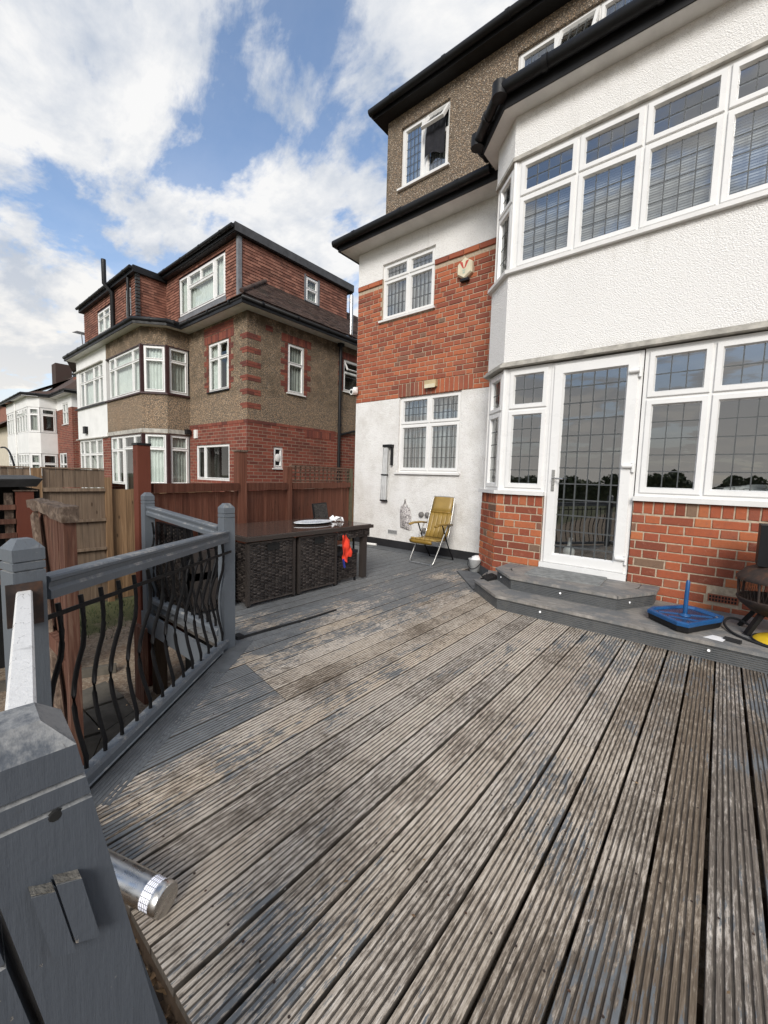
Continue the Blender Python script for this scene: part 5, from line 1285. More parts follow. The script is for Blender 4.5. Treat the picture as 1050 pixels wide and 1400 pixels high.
# stainless bollard light lying on the deck
t=thing('bollard_light','stainless steel tube light with glowing LED band lying on the deck','light',(-1.3,-5.6,0.05))
A=Vector((-1.188,-5.556,0.052)); D=Vector((-0.945,-0.325,0.0)).normalized()
MB().tube([A+D*0.064,A+D*0.60],0.0445,28).build('tube','steel_brushed',t)
MB().tube([A,A+D*0.004,A+D*0.026],[0.042,0.0455,0.0455],28).build('end_cap','steel_brushed',t)
MB().tube([A+D*0.0262,A+D*0.0638],0.0425,28,False).build('led_band','led_ring',t)
q=MB(); perp=Vector((-D.y,D.x,0)); 
for j in range(5):
    x0=0.030+j*0.0068
    q.tube([A+D*x0+(perp*math.cos(2*math.pi*i/28)+Vector((0,0,1))*math.sin(2*math.pi*i/28))*0.0428 for i in range(29)],0.0011,4)
for i in range(20):
    v=(perp*math.cos(2*math.pi*i/20)+Vector((0,0,1))*math.sin(2*math.pi*i/20))*0.0428; q.tube([A+D*0.0265+v,A+D*0.0635+v],0.0009,4)
stuff(q.build('band_grid','chrome',t))
# leaf litter in the gap at the deck edge
q=MB(); random.seed(8)
for i in range(420):
    c=Vector((random.uniform(-1.6,-0.5),random.uniform(-5.80,-5.57),-0.16+random.uniform(0,.05))); a=random.uniform(0,6.28); l_=random.uniform(.012,.035); w_=l_*random.uniform(.3,.6)
    d=Vector((math.cos(a),math.sin(a),random.uniform(-.5,.5)))*l_; e=Vector((-math.sin(a),math.cos(a),random.uniform(-.4,.4)))*w_
    q.add([c-d,c+e,c+d+Vector((0,0,.006)),c-e],[(0,1,2),(0,2,3)])
for i in range(170):
    if random.random()<0.5: f=random.random(); x=-1.7+f*3.5; y=-2.075-random.uniform(0,.05)
    else: x=random.uniform(-2.8,1.6); y=random.uniform(-5.5,-2.2)
    a=random.uniform(0,6.28); l_=random.uniform(.003,.011); z=random.uniform(.002,.005); d=Vector((math.cos(a),math.sin(a),0))*l_; e=Vector((-math.sin(a),math.cos(a),0.3))*l_*0.5; c=Vector((x,y,z))
    q.add([c-d,c+e,c+d,c-e],[(0,1,2),(0,2,3)])
stuff(q.build('leaf_litter','litter'))
t=thing('stair_tread','dirty timber stair tread below the deck edge','stair',(-0.7,-5.9,-0.18)); MB().box(-1.7,1.6,-6.4,-5.64,-0.21,-0.17).build('tread','joist_wood',t); MB().box(-1.7,1.6,-5.635,-5.61,-0.85,-0.22).build('riser','joist_wood',t)

# ------------------------------------------------------------------ fences
def fence_boards(par,p,q,zb,zt,bw,mt,fside,jit=0.004,start=0.0,name='board'):
    p=Vector((p[0],p[1],0)); q=Vector((q[0],q[1],0)); L_=(q-p).length; F=frame(p,q-p); s=start; i=0
    while s<L_-0.02:
        e=min(s+bw-0.003,L_); j=random.uniform(-jit,jit); z1=zt+random.uniform(-0.006,0.004)
        MB().add([F(s,0.004*fside+j,zb),F(e,0.012*fside+j,zb),F(e,0.012*fside+j,z1),F(s,0.004*fside+j,z1),F(s,-0.006*fside+j,zb),F(e,-0.006*fside+j,zb),F(e,-0.006*fside+j,z1),F(s,-0.006*fside+j,z1)],[(0,1,2,3),(4,7,6,5),(0,4,5,1),(3,2,6,7),(1,5,6,2),(0,3,7,4)]).build(name,mt,par)
        s+=bw; i+=1
random.seed(31)
BX=-7.7
# boundary fence, brown: y from -6.4 to -3.75 with topper; bright close-boarded bay; then plain on behind the red fence
t=thing('boundary_fence','tall weathered brown boarded garden fence with horizontal rails','fence',(BX,-5,GZ))
fence_boards(t,(BX,-3.80),(BX,-4.58),GZ+0.02,1.0,0.078,'fence_brown',1); fence_boards(t,(BX+0.01,-3.80),(BX+0.01,-4.58),1.035,1.315,0.078,'fence_brown',1,name='topper_board')
fence_boards(t,(BX,-4.72),(BX,-6.6),GZ+0.02,1.0,0.078,'fence_brown',1); fence_boards(t,(BX+0.01,-4.72),(BX+0.01,-6.6),1.035,1.315,0.078,'fence_brown',1,name='topper_board')
for a,b in ((-3.80,-4.60),(-4.72,-6.6)):
    for z,k in ((1.0,0.05),(0.515,0.042),(0.05,0.042),(-0.45,0.042)):
        MB().bar((BX+0.035,a,z),(BX+0.035,b,z),0.035,k).build('rail','fence_brown',t)
    MB().bar((BX+0.012,a,1.327),(BX+0.012,b,1.327),0.045,0.02).build('capping','fence_brown',t)
for y,w in ((-3.755,0.085),(-4.65,0.11),(-6.65,0.1)): MB().box(BX-0.03,BX+0.06,y-w/2,y+w/2,GZ,1.32 if y<-4 else 1.20).build('fence_post','fence_bright',t)
t=thing('boundary_fence','bright brown close-boarded fence bay left of the tall red post','fence',(BX,-3,GZ))
fence_boards(t,(BX,-2.0),(BX,-3.71),GZ+0.02,1.005,0.088,'fence_bright',1,0.006)
# plain continuation further up the boundary (hidden by the red fence)
t=thing('boundary_fence','boundary fence continuing behind the red fence towards the side passage','fence',(BX,0,GZ)); fence_boards(t,(BX,3.0),(BX,-1.9),GZ,0.95,0.16,'fence_bright',1)
# red fence beside the deck
t=thing('red_fence','dark red boarded fence behind the wicker table, with trellis at the house end','fence',(-5,-2,0))
A2=Vector((-4.38,-4.44)); B2_=Vector((-5.79,-0.06)); 
def al(f): return A2+(B2_-A2)*f
pf=[0.0,0.30,0.525,0.995]
for i,(f,zt,w,mt) in enumerate(((0.0,1.57,0.115,'red_panel'),(0.30,1.60,0.115,'fence_red'),(0.525,1.44,0.10,'fence_red'),(0.985,1.48,0.09,'green_post'))):
    c=al(f); MB().box(c.x-w/2,c.x+w/2,c.y-w/2,c.y+w/2,GZ if i==0 else -0.6,zt).build('fence_post',mt,t)
c=al(0.0); MB().box(c.x-0.065,c.x+0.065,c.y-0.065,c.y+0.065,1.571,1.592).build('post_cap','black_plastic',t)
c=al(0.30); MB().box(c.x-0.07,c.x+0.07,c.y-0.07,c.y+0.07,1.601,1.625).build('post_cap','rotten_wood',t)
for a,b in ((0.02,0.285),(0.315,0.512),(0.54,0.975)):
    fence_boards(t,al(a),al(b),-0.55,1.10,0.092,'fence_red',1,0.003)
    p,q=al(a),al(b); MB().bar((p.x+0.03,p.y,1.155),(q.x+0.03,q.y,1.155),0.05,0.095).build('top_rail','fence_red',t)
    MB().bar((p.x+0.03,p.y,0.35),(q.x+0.03,q.y,0.35),0.04,0.06).build('rail','fence_red',t)
q=MB(); p0,p1=al(0.54),al(0.975); n_=14
for i in range(n_+1):
    c=p0+(p1-p0)*(i/n_); q.bar((c.x,c.y,1.21),(c.x,c.y,1.46),0.022,0.012)
for i in range(4): q.bar((p0.x+0.012,p0.y,1.235+i*0.066),(p1.x+0.012,p1.y,1.235+i*0.066),0.012,0.022)
q.bar((p0.x,p0.y,1.472),(p1.x,p1.y,1.472),0.05,0.024); stuff(q.build('trellis','trellis_wood',t))
# timber under the deck beside the red post
tag(MB().box(-4.22,-4.0,-4.60,-4.56,GZ,-0.13).build('hoarding','old_red',loc=(-4.1,-4.58,GZ)),'brown timber panel closing the space under the deck corner','panel')
# old red gate leaning by the railing
t=thing('old_gate','broken old red garden gate with a rotten top rail','gate',(-3.7,-5.3,GZ))
random.seed(14)
for i in range(9): 
    x0=-4.12+i*0.093; MB().box(x0,x0+0.089,-5.285+random.uniform(-.004,.004),-5.268,GZ+0.05,1.03).build('board','old_red',t)
MB().box(-3.285,-3.21,-5.33,-5.262,GZ+0.02,1.06).build('gate_stile','old_red',t)
q=MB(); k=12; vs=[]
for i in range(k+1):
    x0=-4.16+0.972*i/k; b=1.015+random.uniform(-.012,.010)+(-0.02 if i>8 else 0)
    vs+=[(x0,-5.345+random.uniform(-.008,.008),b),(x0,-5.25,b),(x0,-5.25,1.09+random.uniform(-.008,.006)),(x0,-5.345+random.uniform(-.008,.008),1.085+random.uniform(-.012,.006))]
q.add(vs,[(4*i+j,4*i+4+j,4*i+4+(j+1)%4,4*i+(j+1)%4) for i in range(k) for j in range(4)]+[(0,1,2,3),(4*k+3,4*k+2,4*k+1,4*k)]); q.build('top_rail','rotten_wood',t)
q=MB(); q.bar((-4.02,-5.33,0.98),(-3.42,-5.33,-0.62),0.03,0.11,(1,0,0.3)); q.build('brace','rotten_wood',t)
MB().bar((-4.1,-5.32,0.1),(-3.3,-5.32,0.1),0.05,0.10).build('rail','old_red',t)
# log store
t=thing('log_store','slatted red-brown log store with a black felt roof','log store',(-5.3,-5.4,GZ))
q=MB(); q.add([(-4.95,-6.6,1.13),(-4.95,-5.14,1.15),(-5.9,-5.05,1.17),(-5.9,-6.6,1.15),(-4.93,-6.6,1.20),(-4.9,-5.10,1.225),(-5.95,-5.0,1.24),(-5.95,-6.6,1.22)],[(0,1,2,3),(7,6,5,4),(0,4,5,1),(1,5,6,2),(2,6,7,3),(3,7,4,0)]); q.build('roof','roof_felt',t)
MB().box(-5.03,-4.97,-5.285,-5.16,GZ,1.105).build('side_panel','red_panel',t); MB().box(-5.04,-4.96,-5.30,-5.13,1.107,1.118).build('panel_cap','rotten_wood',t)
for z in (0.96,0.83,0.70,0.56,0.42,0.28): MB().box(-5.02,-4.985,-6.5,-5.29,z-0.022,z+0.022).build('slat','old_red',t)
MB().box(-5.06,-5.025,-5.36,-5.30,GZ,1.09).build('post','rotten_wood',t)
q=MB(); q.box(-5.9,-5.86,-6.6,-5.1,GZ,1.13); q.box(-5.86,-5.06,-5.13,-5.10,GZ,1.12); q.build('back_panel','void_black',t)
random.seed(6)
for i in range(5):
    y=-5.45-i*0.17; MB().tube([(-5.02,y+random.uniform(-.05,.05),1.03+random.uniform(-.02,.03)),(-5.03,y-0.28,1.07+random.uniform(-.03,.03))],random.uniform(.018,.03),7).build('branch','rotten_wood',t)

# ------------------------------------------------------------------ neighbouring houses
def simple_win(par,F,s0,s1,z0,z1,cols=(),rows=(),back='curtain',fm='upvc',sill='black_plastic',**k):
    return window(par,F,s0,s1,z0,z1,cols,rows,None,back,t=k.pop('t',-0.02),frm=k.pop('frm',0.06),sash=k.pop('sash',0.035),fm=fm,sill=sill,gm='glass_clear',room=k.pop('room',0.5),roommat='room_mid',**k)
bh=thing('house','brown pebbledash semi-detached house with red tile-hung loft dormer','house',(-12.9,0,GZ))
XS=-9.65; XP=-16.25
Fb=frame((0,0),(1,0)); Fsd=frame((XS,0),(0,1)); Fbf=frame((0,-1.17),(1,0)); 
c1=(-12.8,0.0); c2=(-12.8,-0.66); c3=(-13.28,-1.17)
Fb1=frame(c2,(0,1)); us2=Vector((c2[0]-c3[0],c2[1]-c3[1])); S2=us2.length; Fb2=frame(c3,us2)
UW=(-11.625,-10.537,3.60,4.94); LW=(-12.41,-10.50,1.09,2.12)
q=MB(); wall(q,Fb,-12.8,XS,2.69,5.46,[UW],0.0)
SW1=(1.275,1.855,3.625,4.98); SW2=(3.46,4.30,4.05,5.05); SW0=(0.81,1.128,1.49,2.08)
wall(q,Fsd,0,8.5,2.70,5.46,[SW1,SW2],0.0)
pl_=[c1,c2,c3,(XP,-1.17),(XP,0)]
for z0,z1 in ((2.42,3.56),(4.97,5.50)): q.prism(pl_,z0,z1)
q.build('rendered_wall','brown_render',bh)
q=MB(); wall(q,Fb,-12.8,XS,GZ,2.69,[LW],0.012); wall(q,Fsd,-0.012,8.5,GZ,2.70,[SW0],0.012); q.build('brick_wall','farbrick',bh); q=MB(); wall(q,Fbf,XP,-16.0,GZ,2.42); q.build('brick_wall','farbrick',bh)
# string course and corner quoins and window surrounds as bricks
q=MB(); random.seed(17)
def fbrick(F,a,b,z0,z1,t0=0.008): q.fbox(F,a,b,-0.02,t0+random.uniform(-.002,.002),z0,z1)
s=-12.8
while s<XS: fbrick(Fb,s+0.005,min(s+0.262,XS+0.01),2.645,2.725,0.022); s+=0.274
s=-0.01
while s<3.1: fbrick(Fsd,s+0.005,s+0.22,2.655,2.725,0.022); s+=0.225
s=1.9
while s<3.1: fbrick(Fsd,s+0.004,s+0.071,2.44,2.65,0.02); s+=0.075
for i in range(6):
    z=3.02+i*0.352
    for F,sg in ((Fsd,1),(Fb,-1)):
        for r in range(2):
            zz=z+r*0.075
            if sg>0: fbrick(F,-0.008,0.2+0.1*(r%2),zz,zz+0.066); fbrick(F,0.208+0.1*(r%2),0.40,zz,zz+0.066)
            else: fbrick(F,XS-0.22-0.1*(r%2),XS+0.008,zz,zz+0.066)
def surround(F,wn_,top):
    a,b,c,d=wn_
    i=0; z=c
    while z<d+top:
        e=0.11+0.13*((i//2)%2); 
        if z<d-0.02:
            fbrick(F,a-e,a-0.006,z,z+0.066); fbrick(F,b+0.006,b+e,z,z+0.066)
        z+=0.075; i+=1
    s=a-0.22
    while s<b+0.2: fbrick(F,s+0.004,s+0.071,d+0.01,d+0.22,0.01); s+=0.075
    if top>0.3:
        for r in range(3):
            s=a-0.24
            while s<b+0.1: fbrick(F,s+0.005,s+0.22,d+0.24+r*0.075,d+0.305+r*0.075); s+=0.225
surround(Fb,UW,0.45); surround(Fsd,SW1,0.2); surround(Fsd,SW2,0.1)
for r in range(2): fbrick(Fsd,0.55,0.77,5.12+r*0.075,5.186+r*0.075)
stuff(q.build('brick','brick_far',bh))
simple_win(bh,Fb,*UW,(-11.08,),(4.50,),'sides'); simple_win(bh,Fb,*LW,(-11.9,),(),None,room=1.2,sill=False)
simple_win(bh,Fsd,*SW1,(),(4.45,),'curtain_grey',sill='upvc_sill'); simple_win(bh,Fsd,*SW2,(),(4.66,),None,sill='upvc_sill',open_cells={(0,1):28}); simple_win(bh,Fsd,*SW0,(),(),None,sill='upvc_sill')
pl2=MB(); pl2.lathe([(0.0,0.01),(0.1,0.008),(0.11,0)],(0,0,0),14); pl2.v=[Fsd(0.97+a,-0.015+c,1.78+b) for a,b,c in pl2.v]; pl2.build('vent_fan','white_plastic',bh)
for z0,z1,ts in ((3.63,4.94,4.55),(0.90,2.40,1.98)):
    simple_win(bh,Fb1,0.06,0.62,z0,z1,(),(ts,),'curtain_grey',sill=False,room=0.4); simple_win(bh,Fb2,0.06,S2-0.06,z0,z1,(),(ts,),'curtain',sill=False,room=0.4)
simple_win(bh,Fbf,-16.0,-13.33,3.63,4.94,(-15.45,-13.95),(4.55,),'curtain',sill=False,room=0.4)
simple_win(bh,Fbf,-16.0,-14.86,0.85,2.40,(-15.4,),(1.95,),'sides',sill=False,room=0.4); simple_win(bh,Fbf,-14.84,-13.33,0.4,2.40,(-13.95,),(2.0,),None,sill=False,room=0.8)
q=MB()
for z0,z1 in ((3.58,4.97),(0.3,2.42)):
    for p in (c2,c3): q.box(p[0]-0.06,p[0]+0.03,p[1]-0.035,p[1]+0.06,z0,z1)
for off,z0,z1 in ((0.05,3.56,3.605),(0.02,4.945,4.968),(0.02,2.402,2.42)):
    q.prism([(c1[0]+off,0),(c2[0]+off,c2[1]-off*0.3),(c3[0]+off*0.4,c3[1]-off),(XP,-1.17-off),(XP,0)],z0,z1)
q.build('bay_frame','maroon_frame',bh)
q=MB(); P_=[c1,c2,c3,(XP,-1.17)]
for a,b in zip(P_,P_[1:]): q.bar((a[0]-0.02,a[1]+0.02,2.50),(b[0]-0.02,b[1]+0.02,2.50),0.07,0.12)
q.build('weathered_band','drip_edge',bh)
# bay lower apron
q=MB(); wall(q,Fb1,0,0.66,GZ,0.88); wall(q,Fb2,0,S2,GZ,0.88); wall(q,Fbf,XP,-13.28,GZ,0.40); q.build('bay_base','farbrick',bh)
# eaves
def eave(par,pts,w=0.4,z=5.46):
    so=MB(); g_=MB(); fa_=MB()
    for a,b in zip(pts,pts[1:]):
        fa_.bar((a[0],a[1],z+0.08),(b[0],b[1],z+0.08),0.03,0.18)
    gutter(g_,[(x_,y_,z+0.12) for x_,y_ in pts],0.065)
    fa_.build('fascia','black_plastic',par); g_.build('gutter','black_plastic',par)
EP=[(XS+0.35,8.5),(XS+0.35,-0.35),(-12.55,-0.35),(-12.55,-0.75),(-13.15,-1.42),(-22.5,-1.42)]
EP1=EP[:-1]+[(XP,-1.42)]
eave(bh,EP1)
q=MB(); q.prism([(XS+0.34,8.5),(XS+0.34,-0.34),(-12.56,-0.34),(-12.56,-0.74),(-13.16,-1.41),(XP,-1.41),(XP,8.5)],5.462,5.485); q.build('soffit','soffit_white',bh)
# tiled roof slope on the hip side + rear, as tile courses
slope=math.atan2(1.09,1.27)
def Fslope(s,tt,z):  # side slope rising in -x ; s along y
    f=z; return Vector((XS+0.40-f*math.cos(slope)+tt*math.sin(slope), s, 5.66+f*math.sin(slope)+tt*math.cos(slope)))
q=MB(); tiles(q,Fslope,-0.40,8.5,0.0,2.6,0.165,0.10,0.012,cut=lambda s,z:(s+0.40)<z*0.90)
def Frear(s,tt,z):
    return Vector((s,-0.40+z*0.93-tt*0.33,5.62+z*0.34+tt*0.93))
tiles(q,Frear,-12.7,XS+0.38,0.0,0.85,0.165,0.10,0.012,cut=lambda s,z:(XS+0.40-s)<z*0.6)
stuff(q.build('roof_tile','tile_brown',bh))
q=MB(); q.add([(XS+0.4,-0.4,5.63),(XS+0.4,8.5,5.63),(XS-1.8,8.5,7.50),(XS-1.8,2.2,7.50)],[(0,1,2,3)]); q.add([(-16.3,-0.41,5.60),(XS+0.4,-0.41,5.60),(XS-1.0,0.5,5.85),(-16.3,0.5,5.85)],[(0,1,2,3)]); q.add([(-12.5,-0.4,5.60),(-13.15,-1.42,5.60),(-16.3,-1.42,5.60),(-16.3,0.3,5.72),(-12.5,0.3,5.72)],[(0,1,2,3,4)]); q.build('roof','tile_brown',bh)
DX1_=-10.52
q=MB(); P0=Vector((XS+0.40,-0.40,5.69)); P1=Vector((DX1_+0.03,1.10,6.79)); 
for i in range(9): a=P0+(P1-P0)*(i/9); b=P0+(P1-P0)*((i+1.06)/9); q.tube([a,b],0.055,8)
q.build('hip_tile','tile_brown',bh)
# dormer
DX0,DX1,DY,DZ0,DZ1=-15.0,-10.52,0.30,5.72,7.66
Fdr=frame((0,DY),(1,0)); Fds=frame((DX1,DY),(0,1))
DW=(-14.03,-11.22,6.32,7.47); DSW=(2.28,2.78,6.76,7.50)
q=MB(); tiles(q,Fdr,DX0,DX1,DZ0,DZ1,0.165,0.11,0.02,[(DW[0]-0.02,DW[1]+0.02,DW[2]-0.12,DW[3]+0.02)]); tiles(q,Fds,0,4.1,DZ0,DZ1,0.165,0.11,0.02,[(DSW[0]-0.05,DSW[1]+0.05,DSW[2]-0.08,DSW[3]+0.05)])
stuff(q.build('hung_tile','tile_red',bh))
q=MB(); wall(q,Fdr,DX0,DX1,DZ0,DZ1,[DW],-0.01); wall(q,Fds,0,4.1,DZ0,DZ1,[DSW],-0.01); q.build('dormer_wall','maroon_frame',bh)
q=MB(); q.box(DX0-0.1,DX1+0.12,DY-0.18,DY+4.3,DZ1,DZ1+0.03); q.build('dormer_roof','black_plastic',bh)
q=MB(); q.bar((DX0-0.1,DY-0.19,DZ1+0.12),(DX1+0.13,DY-0.19,DZ1+0.12),0.03,0.20); q.build('dormer_fascia','black_plastic',bh)
q=MB(); q.bar((DX1+0.13,DY-0.2,DZ1+0.13),(DX1+0.13,DY+4.3,DZ1+0.13),0.04,0.22); q.build('dormer_fascia','dark_felt',bh)
g=MB(); gutter(g,[(DX0-0.12,DY-0.26,DZ1+0.14),(DX1+0.1,DY-0.26,DZ1+0.14)],0.055); g.build('gutter','black_plastic',bh); MB().tube([(DX1+0.06,DY+4.25,DZ1),(DX1+0.06,DY+4.25,6.5)],0.05,8).build('downpipe','black_plastic',bh)
q=MB(); q.box(DX1-0.06,DX1+0.045,DY-0.05,DY+0.06,DZ0,DZ1); q.build('lead_corner','lead_sheet',bh)
simple_win(bh,Fdr,DW[0],-13.42,DW[2],DW[3],(),(),'curtain',t=0.0,sill=False); simple_win(bh,Fdr,-13.42,-11.80,DW[2],DW[3],(),(7.06,),'curtain',t=0.002,sill=False,skip=((0,1),)); simple_win(bh,Fdr,-13.40,-11.82,7.06,DW[3]-0.03,(-12.61,),(),None,t=0.004,sill=False,room=0,frm=0.05); simple_win(bh,Fdr,-11.80,DW[1],DW[2],DW[3],(),(),'curtain',t=0.0,sill=False)
simple_win(bh,Fds,*DSW,(),(7.15,),'curtain_grey',t=0.0); 
for a,b,c,d in ((DSW[0]-0.06,DSW[0],DSW[2]-0.05,DSW[3]+0.05),(DSW[1],DSW[1]+0.06,DSW[2]-0.05,DSW[3]+0.05)): MB().fbox(Fds,a,b,-0.01,0.028,c,d).build('lead_flashing','lead_sheet',bh)
q=MB(); q.fbox(Fdr,DW[0]-0.05,DW[1]+0.06,0.0,0.03,DW[2]-0.22,DW[2]-0.04); q.build('lead_apron','lead_sheet',bh)
q=MB(); q.tube([(XS+0.25,3.5,5.66),(XS+0.25,3.5,6.95)],0.06,12); q.build('flue','steel_brushed',bh)
q=MB(); q.box(-15.4,-14.2,2.6,3.3,7.4,9.0); q.box(-15.46,-14.14,2.54,3.36,8.75,8.88); q.build('chimney','farbrick',bh)
g=MB(); g.tube([(XS+0.08,3.24,5.5),(XS+0.08,3.24,GZ)],0.05,10); g.box(XS+0.02,XS+0.16,3.16,3.32,5.36,5.52); g.tube([(XS+0.07,3.24,2.62),(XS+0.07,3.9,2.80),(XS+0.07,6,2.95)],0.035,8)
for z in (1.2,2.9,4.2): g.tube([(XS+0.08,3.24,z),(XS+0.08,3.24,z+0.07)],0.064,10)
g.build('downpipe','black_plastic',bh)
t=thing('security_light','small black floodlight with white box at the brown bay corner','light',(-12.72,-0.1,2.5)); MB().box(-12.78,-12.62,-0.18,-0.06,2.46,2.60).build('lamp_head','black_plastic',t); MB().box(-12.45,-12.28,-0.06,-0.013,2.33,2.58).build('junction_box','white_plastic',t)
q=MB(); q.lathe([(0.0,0.05),(0.035,0.035),(0.05,0),(0.035,-0.035),(0,-0.05)],(-10.9,0.9,1.75),10); tag(q.build('light_bulb','bulb_warm',loc=(-10.9,0.9,1.75)),'small lit bulb inside the ground floor window of the brown house','bulb')

# white half
wh=thing('house','white rendered half of the brown pair with brick-red tiled loft','house',(-19.5,0,GZ))
XE=-19.6
q=MB()
for z0,z1 in ((2.42,3.56),(4.97,5.48)): q.prism([(XP-0.003,-1.17),(XE,-1.17),(XE-0.4,-0.7),(XE-0.4,0),(XP-0.003,0)],z0,z1)
q.prism([(XP-0.003,-1.175),(XP-0.30,-1.175),(XP-0.30,0),(XP-0.003,0)],3.561,4.969)
q.prism([(XE+0.35,-1.172),(XE,-1.172),(XE-0.4,-0.7),(XE-0.4,0),(XE+0.35,0)],3.561,4.969)
q.box(-22.9,XE-0.4,0.0,8,GZ,5.46); q.build('rendered_wall','white_wall',wh)
simple_win(wh,Fbf,XE+0.37,XP-0.32,3.60,4.96,(-18.7,-17.6,-17.0),(4.5,),'curtain',sill=False); 
q=MB(); q.box(XE-0.1,XP-0.01,-1.235,-1.171,3.55,3.60); q.build('sill','black_plastic',wh)
q=MB(); q.box(XE-0.1,XP-0.3,-1.235,-1.171,4.965,5.0); q.build('drip_edge','drip_edge',wh); MB().box(XE-0.1,XP-0.01,-1.235,-1.171,2.405,2.44).build('drip_edge','drip_edge',wh)
simple_win(wh,Fbf,XE+0.1,XP-0.55,0.2,2.40,(-19.0,-18.3,-17.5),(1.85,),'curtain_grey',sill=False); q=MB(); q.box(XP-0.54,XP-0.003,-1.17,0,GZ,2.42); q.box(XE,XE+0.1,-1.17,0,GZ,2.42); q.build('brick_pier','farbrick',wh)
eave(wh,[(XP-0.01,-1.42),(-20.1,-1.42),(-20.1,-0.4),(-23.2,-0.4)])
q=MB(); q.box(-20.1,XP-0.003,-1.41,0,5.462,5.483); q.box(-23.2,-20.1,-0.39,0,5.462,5.483); q.build('soffit','soffit_white',wh)
q=MB(); q.add([(XP,-1.42,5.62),(-20.1,-1.42,5.62),(-23.2,-0.4,5.62),(-23.2,8,5.62),(XP,8,6.0),(XP,1.5,5.85)],[(0,5,4,3,2,1)]); q.build('roof','tile_brown',wh)
LX0,LX1,LY=-20.55,-15.02,-0.60
Fl=frame((0,LY),(1,0)); Flc=frame((LX1,LY),(0,1)); A1=(-18.95,-17.65,6.52,7.28); A2w=(-15.98,-15.55,6.45,7.33)
A1=(-18.90,-17.55,6.40,7.22)
q=MB(); tiles(q,Fl,LX0,LX1,5.75,7.62,0.165,0.11,0.02,[(A1[0]-0.02,A1[1]+0.02,A1[2]-0.05,A1[3]+0.05),(A2w[0]-0.02,A2w[1]+0.02,A2w[2]-0.05,A2w[3]+0.05)]); tiles(q,Flc,0,1.0,5.75,7.62,0.165,0.11,0.02)
stuff(q.build('hung_tile','tile_red',wh))
q=MB(); wall(q,Fl,LX0,LX1,5.75,7.62,[A1,A2w],-0.01); wall(q,Flc,0,1.0,5.75,7.62,(),-0.01); q.add([(LX0,LY,5.75),(LX0,6,5.75),(LX0,6,7.62),(LX0,LY,7.62)],[(0,1,2,3)]); q.build('dormer_wall','maroon_frame',wh)
q=MB(); q.box(LX0-0.15,LX1+0.12,LY-0.16,5,7.60,7.80); q.build('dormer_fascia','black_plastic',wh)
q=MB(); q.tube([(LX1+0.02,LY+i*0,5.75+i*0.11) for i in range(2)],0.01,4)
for i in range(17): q.box(LX1-0.06,LX1+0.055,LY-0.055,LY+0.06,5.76+i*0.11,5.84+i*0.11)
q.build('corner_tile','roof_felt',wh)
g=MB(); gutter(g,[(LX0-0.15,LY-0.22,7.74),(LX1+0.05,LY-0.22,7.74)],0.05); g.tube([(-17.05,LY-0.08,5.7),(-17.05,LY-0.08,7.5),(-17.1,LY-0.30,7.75),(-17.12,LY-0.30,8.55)],0.075,10); g.tube([(-15.52,LY-0.10,5.8),(-15.52,LY-0.10,7.72)],0.05,8); g.build('soil_pipe','black_plastic',wh)
simple_win(wh,Fl,*A1,(-18.2,),(6.95,),'curtain',t=0.0,sill=False); simple_win(wh,Fl,*A2w,(),(6.95,),'curtain',t=0.0,sill=False)
t=thing('wall_light','black bulkhead light on the white neighbouring wall','light',(-18.5,-1.2,2.75)); MB().box(-18.62,-18.38,-1.28,-1.172,2.62,2.88).build('lamp_body','black_plastic',t); MB().box(-18.66,-18.60,-1.29,-1.24,2.64,2.86).build('lens','white_plastic',t)
t=thing('tv_aerial','thin metal television aerial at the left end of the tiled loft','aerial',(-21.3,-0.4,5.6))
g=MB(); g.tube([(-20.75,-0.6,5.8),(-21.0,-0.6,6.9)],0.02,6); g.build('mast','lead_sheet',t); g=MB(); g.bar((-21.35,-0.6,6.95),(-20.6,-0.6,6.85),0.025,0.025)
for i in range(6): g.bar((-21.3+i*0.13,-0.85,6.94-i*0.015),(-21.3+i*0.13,-0.35,6.94-i*0.015),0.015,0.015)
g.build('elements','lead_sheet',t)

# second pair (white bays, red brick flat part)
def far_pair(nm,label,x1,half,xw):
    h=thing('house',label,'house',(x1-3,0,GZ)); return h
h2=thing('house','white bayed house with a red brick flank beyond the brown pair','house',(-27,0,GZ))
X2=-25.3
q=MB(); wall(q,Fb,-28.15,X2,GZ,4.37,[(-27.0,-25.95,3.57,4.66),(-27.9,-26.5,0.6,2.1)],0.0); wall(q,frame((X2,0),(0,1)),0,8,GZ,4.37); q.build('brick_wall','farbrick',h2)
q=MB(); wall(q,Fb,-28.15,X2,4.37,5.0,[(-27.0,-25.95,3.57,4.66)],0.0); wall(q,frame((X2,0),(0,1)),0,8,4.37,5.0)
bp2=[(-28.15,0),(-28.15,-0.72),(-28.5,-1.17),(-31.5,-1.17),(-31.5,0)]
for z0,z1 in ((2.05,3.14),(4.47,5.02)): q.prism(bp2,z0,z1)
q.build('rendered_wall','white_wall',h2)
simple_win(h2,Fb,-27.0,-25.95,3.57,4.66,(-26.45,),(4.2,),'curtain',sill='upvc_sill'); simple_win(h2,Fb,-27.9,-26.5,0.6,2.1,(-27.3,),(1.5,),None,sill=False)
F21=frame((-28.15,-0.72),(0,1)); F22=frame((-28.5,-1.17),(0.35,0.45)); F23=frame((0,-1.17),(1,0)); S3=math.hypot(.35,.45)
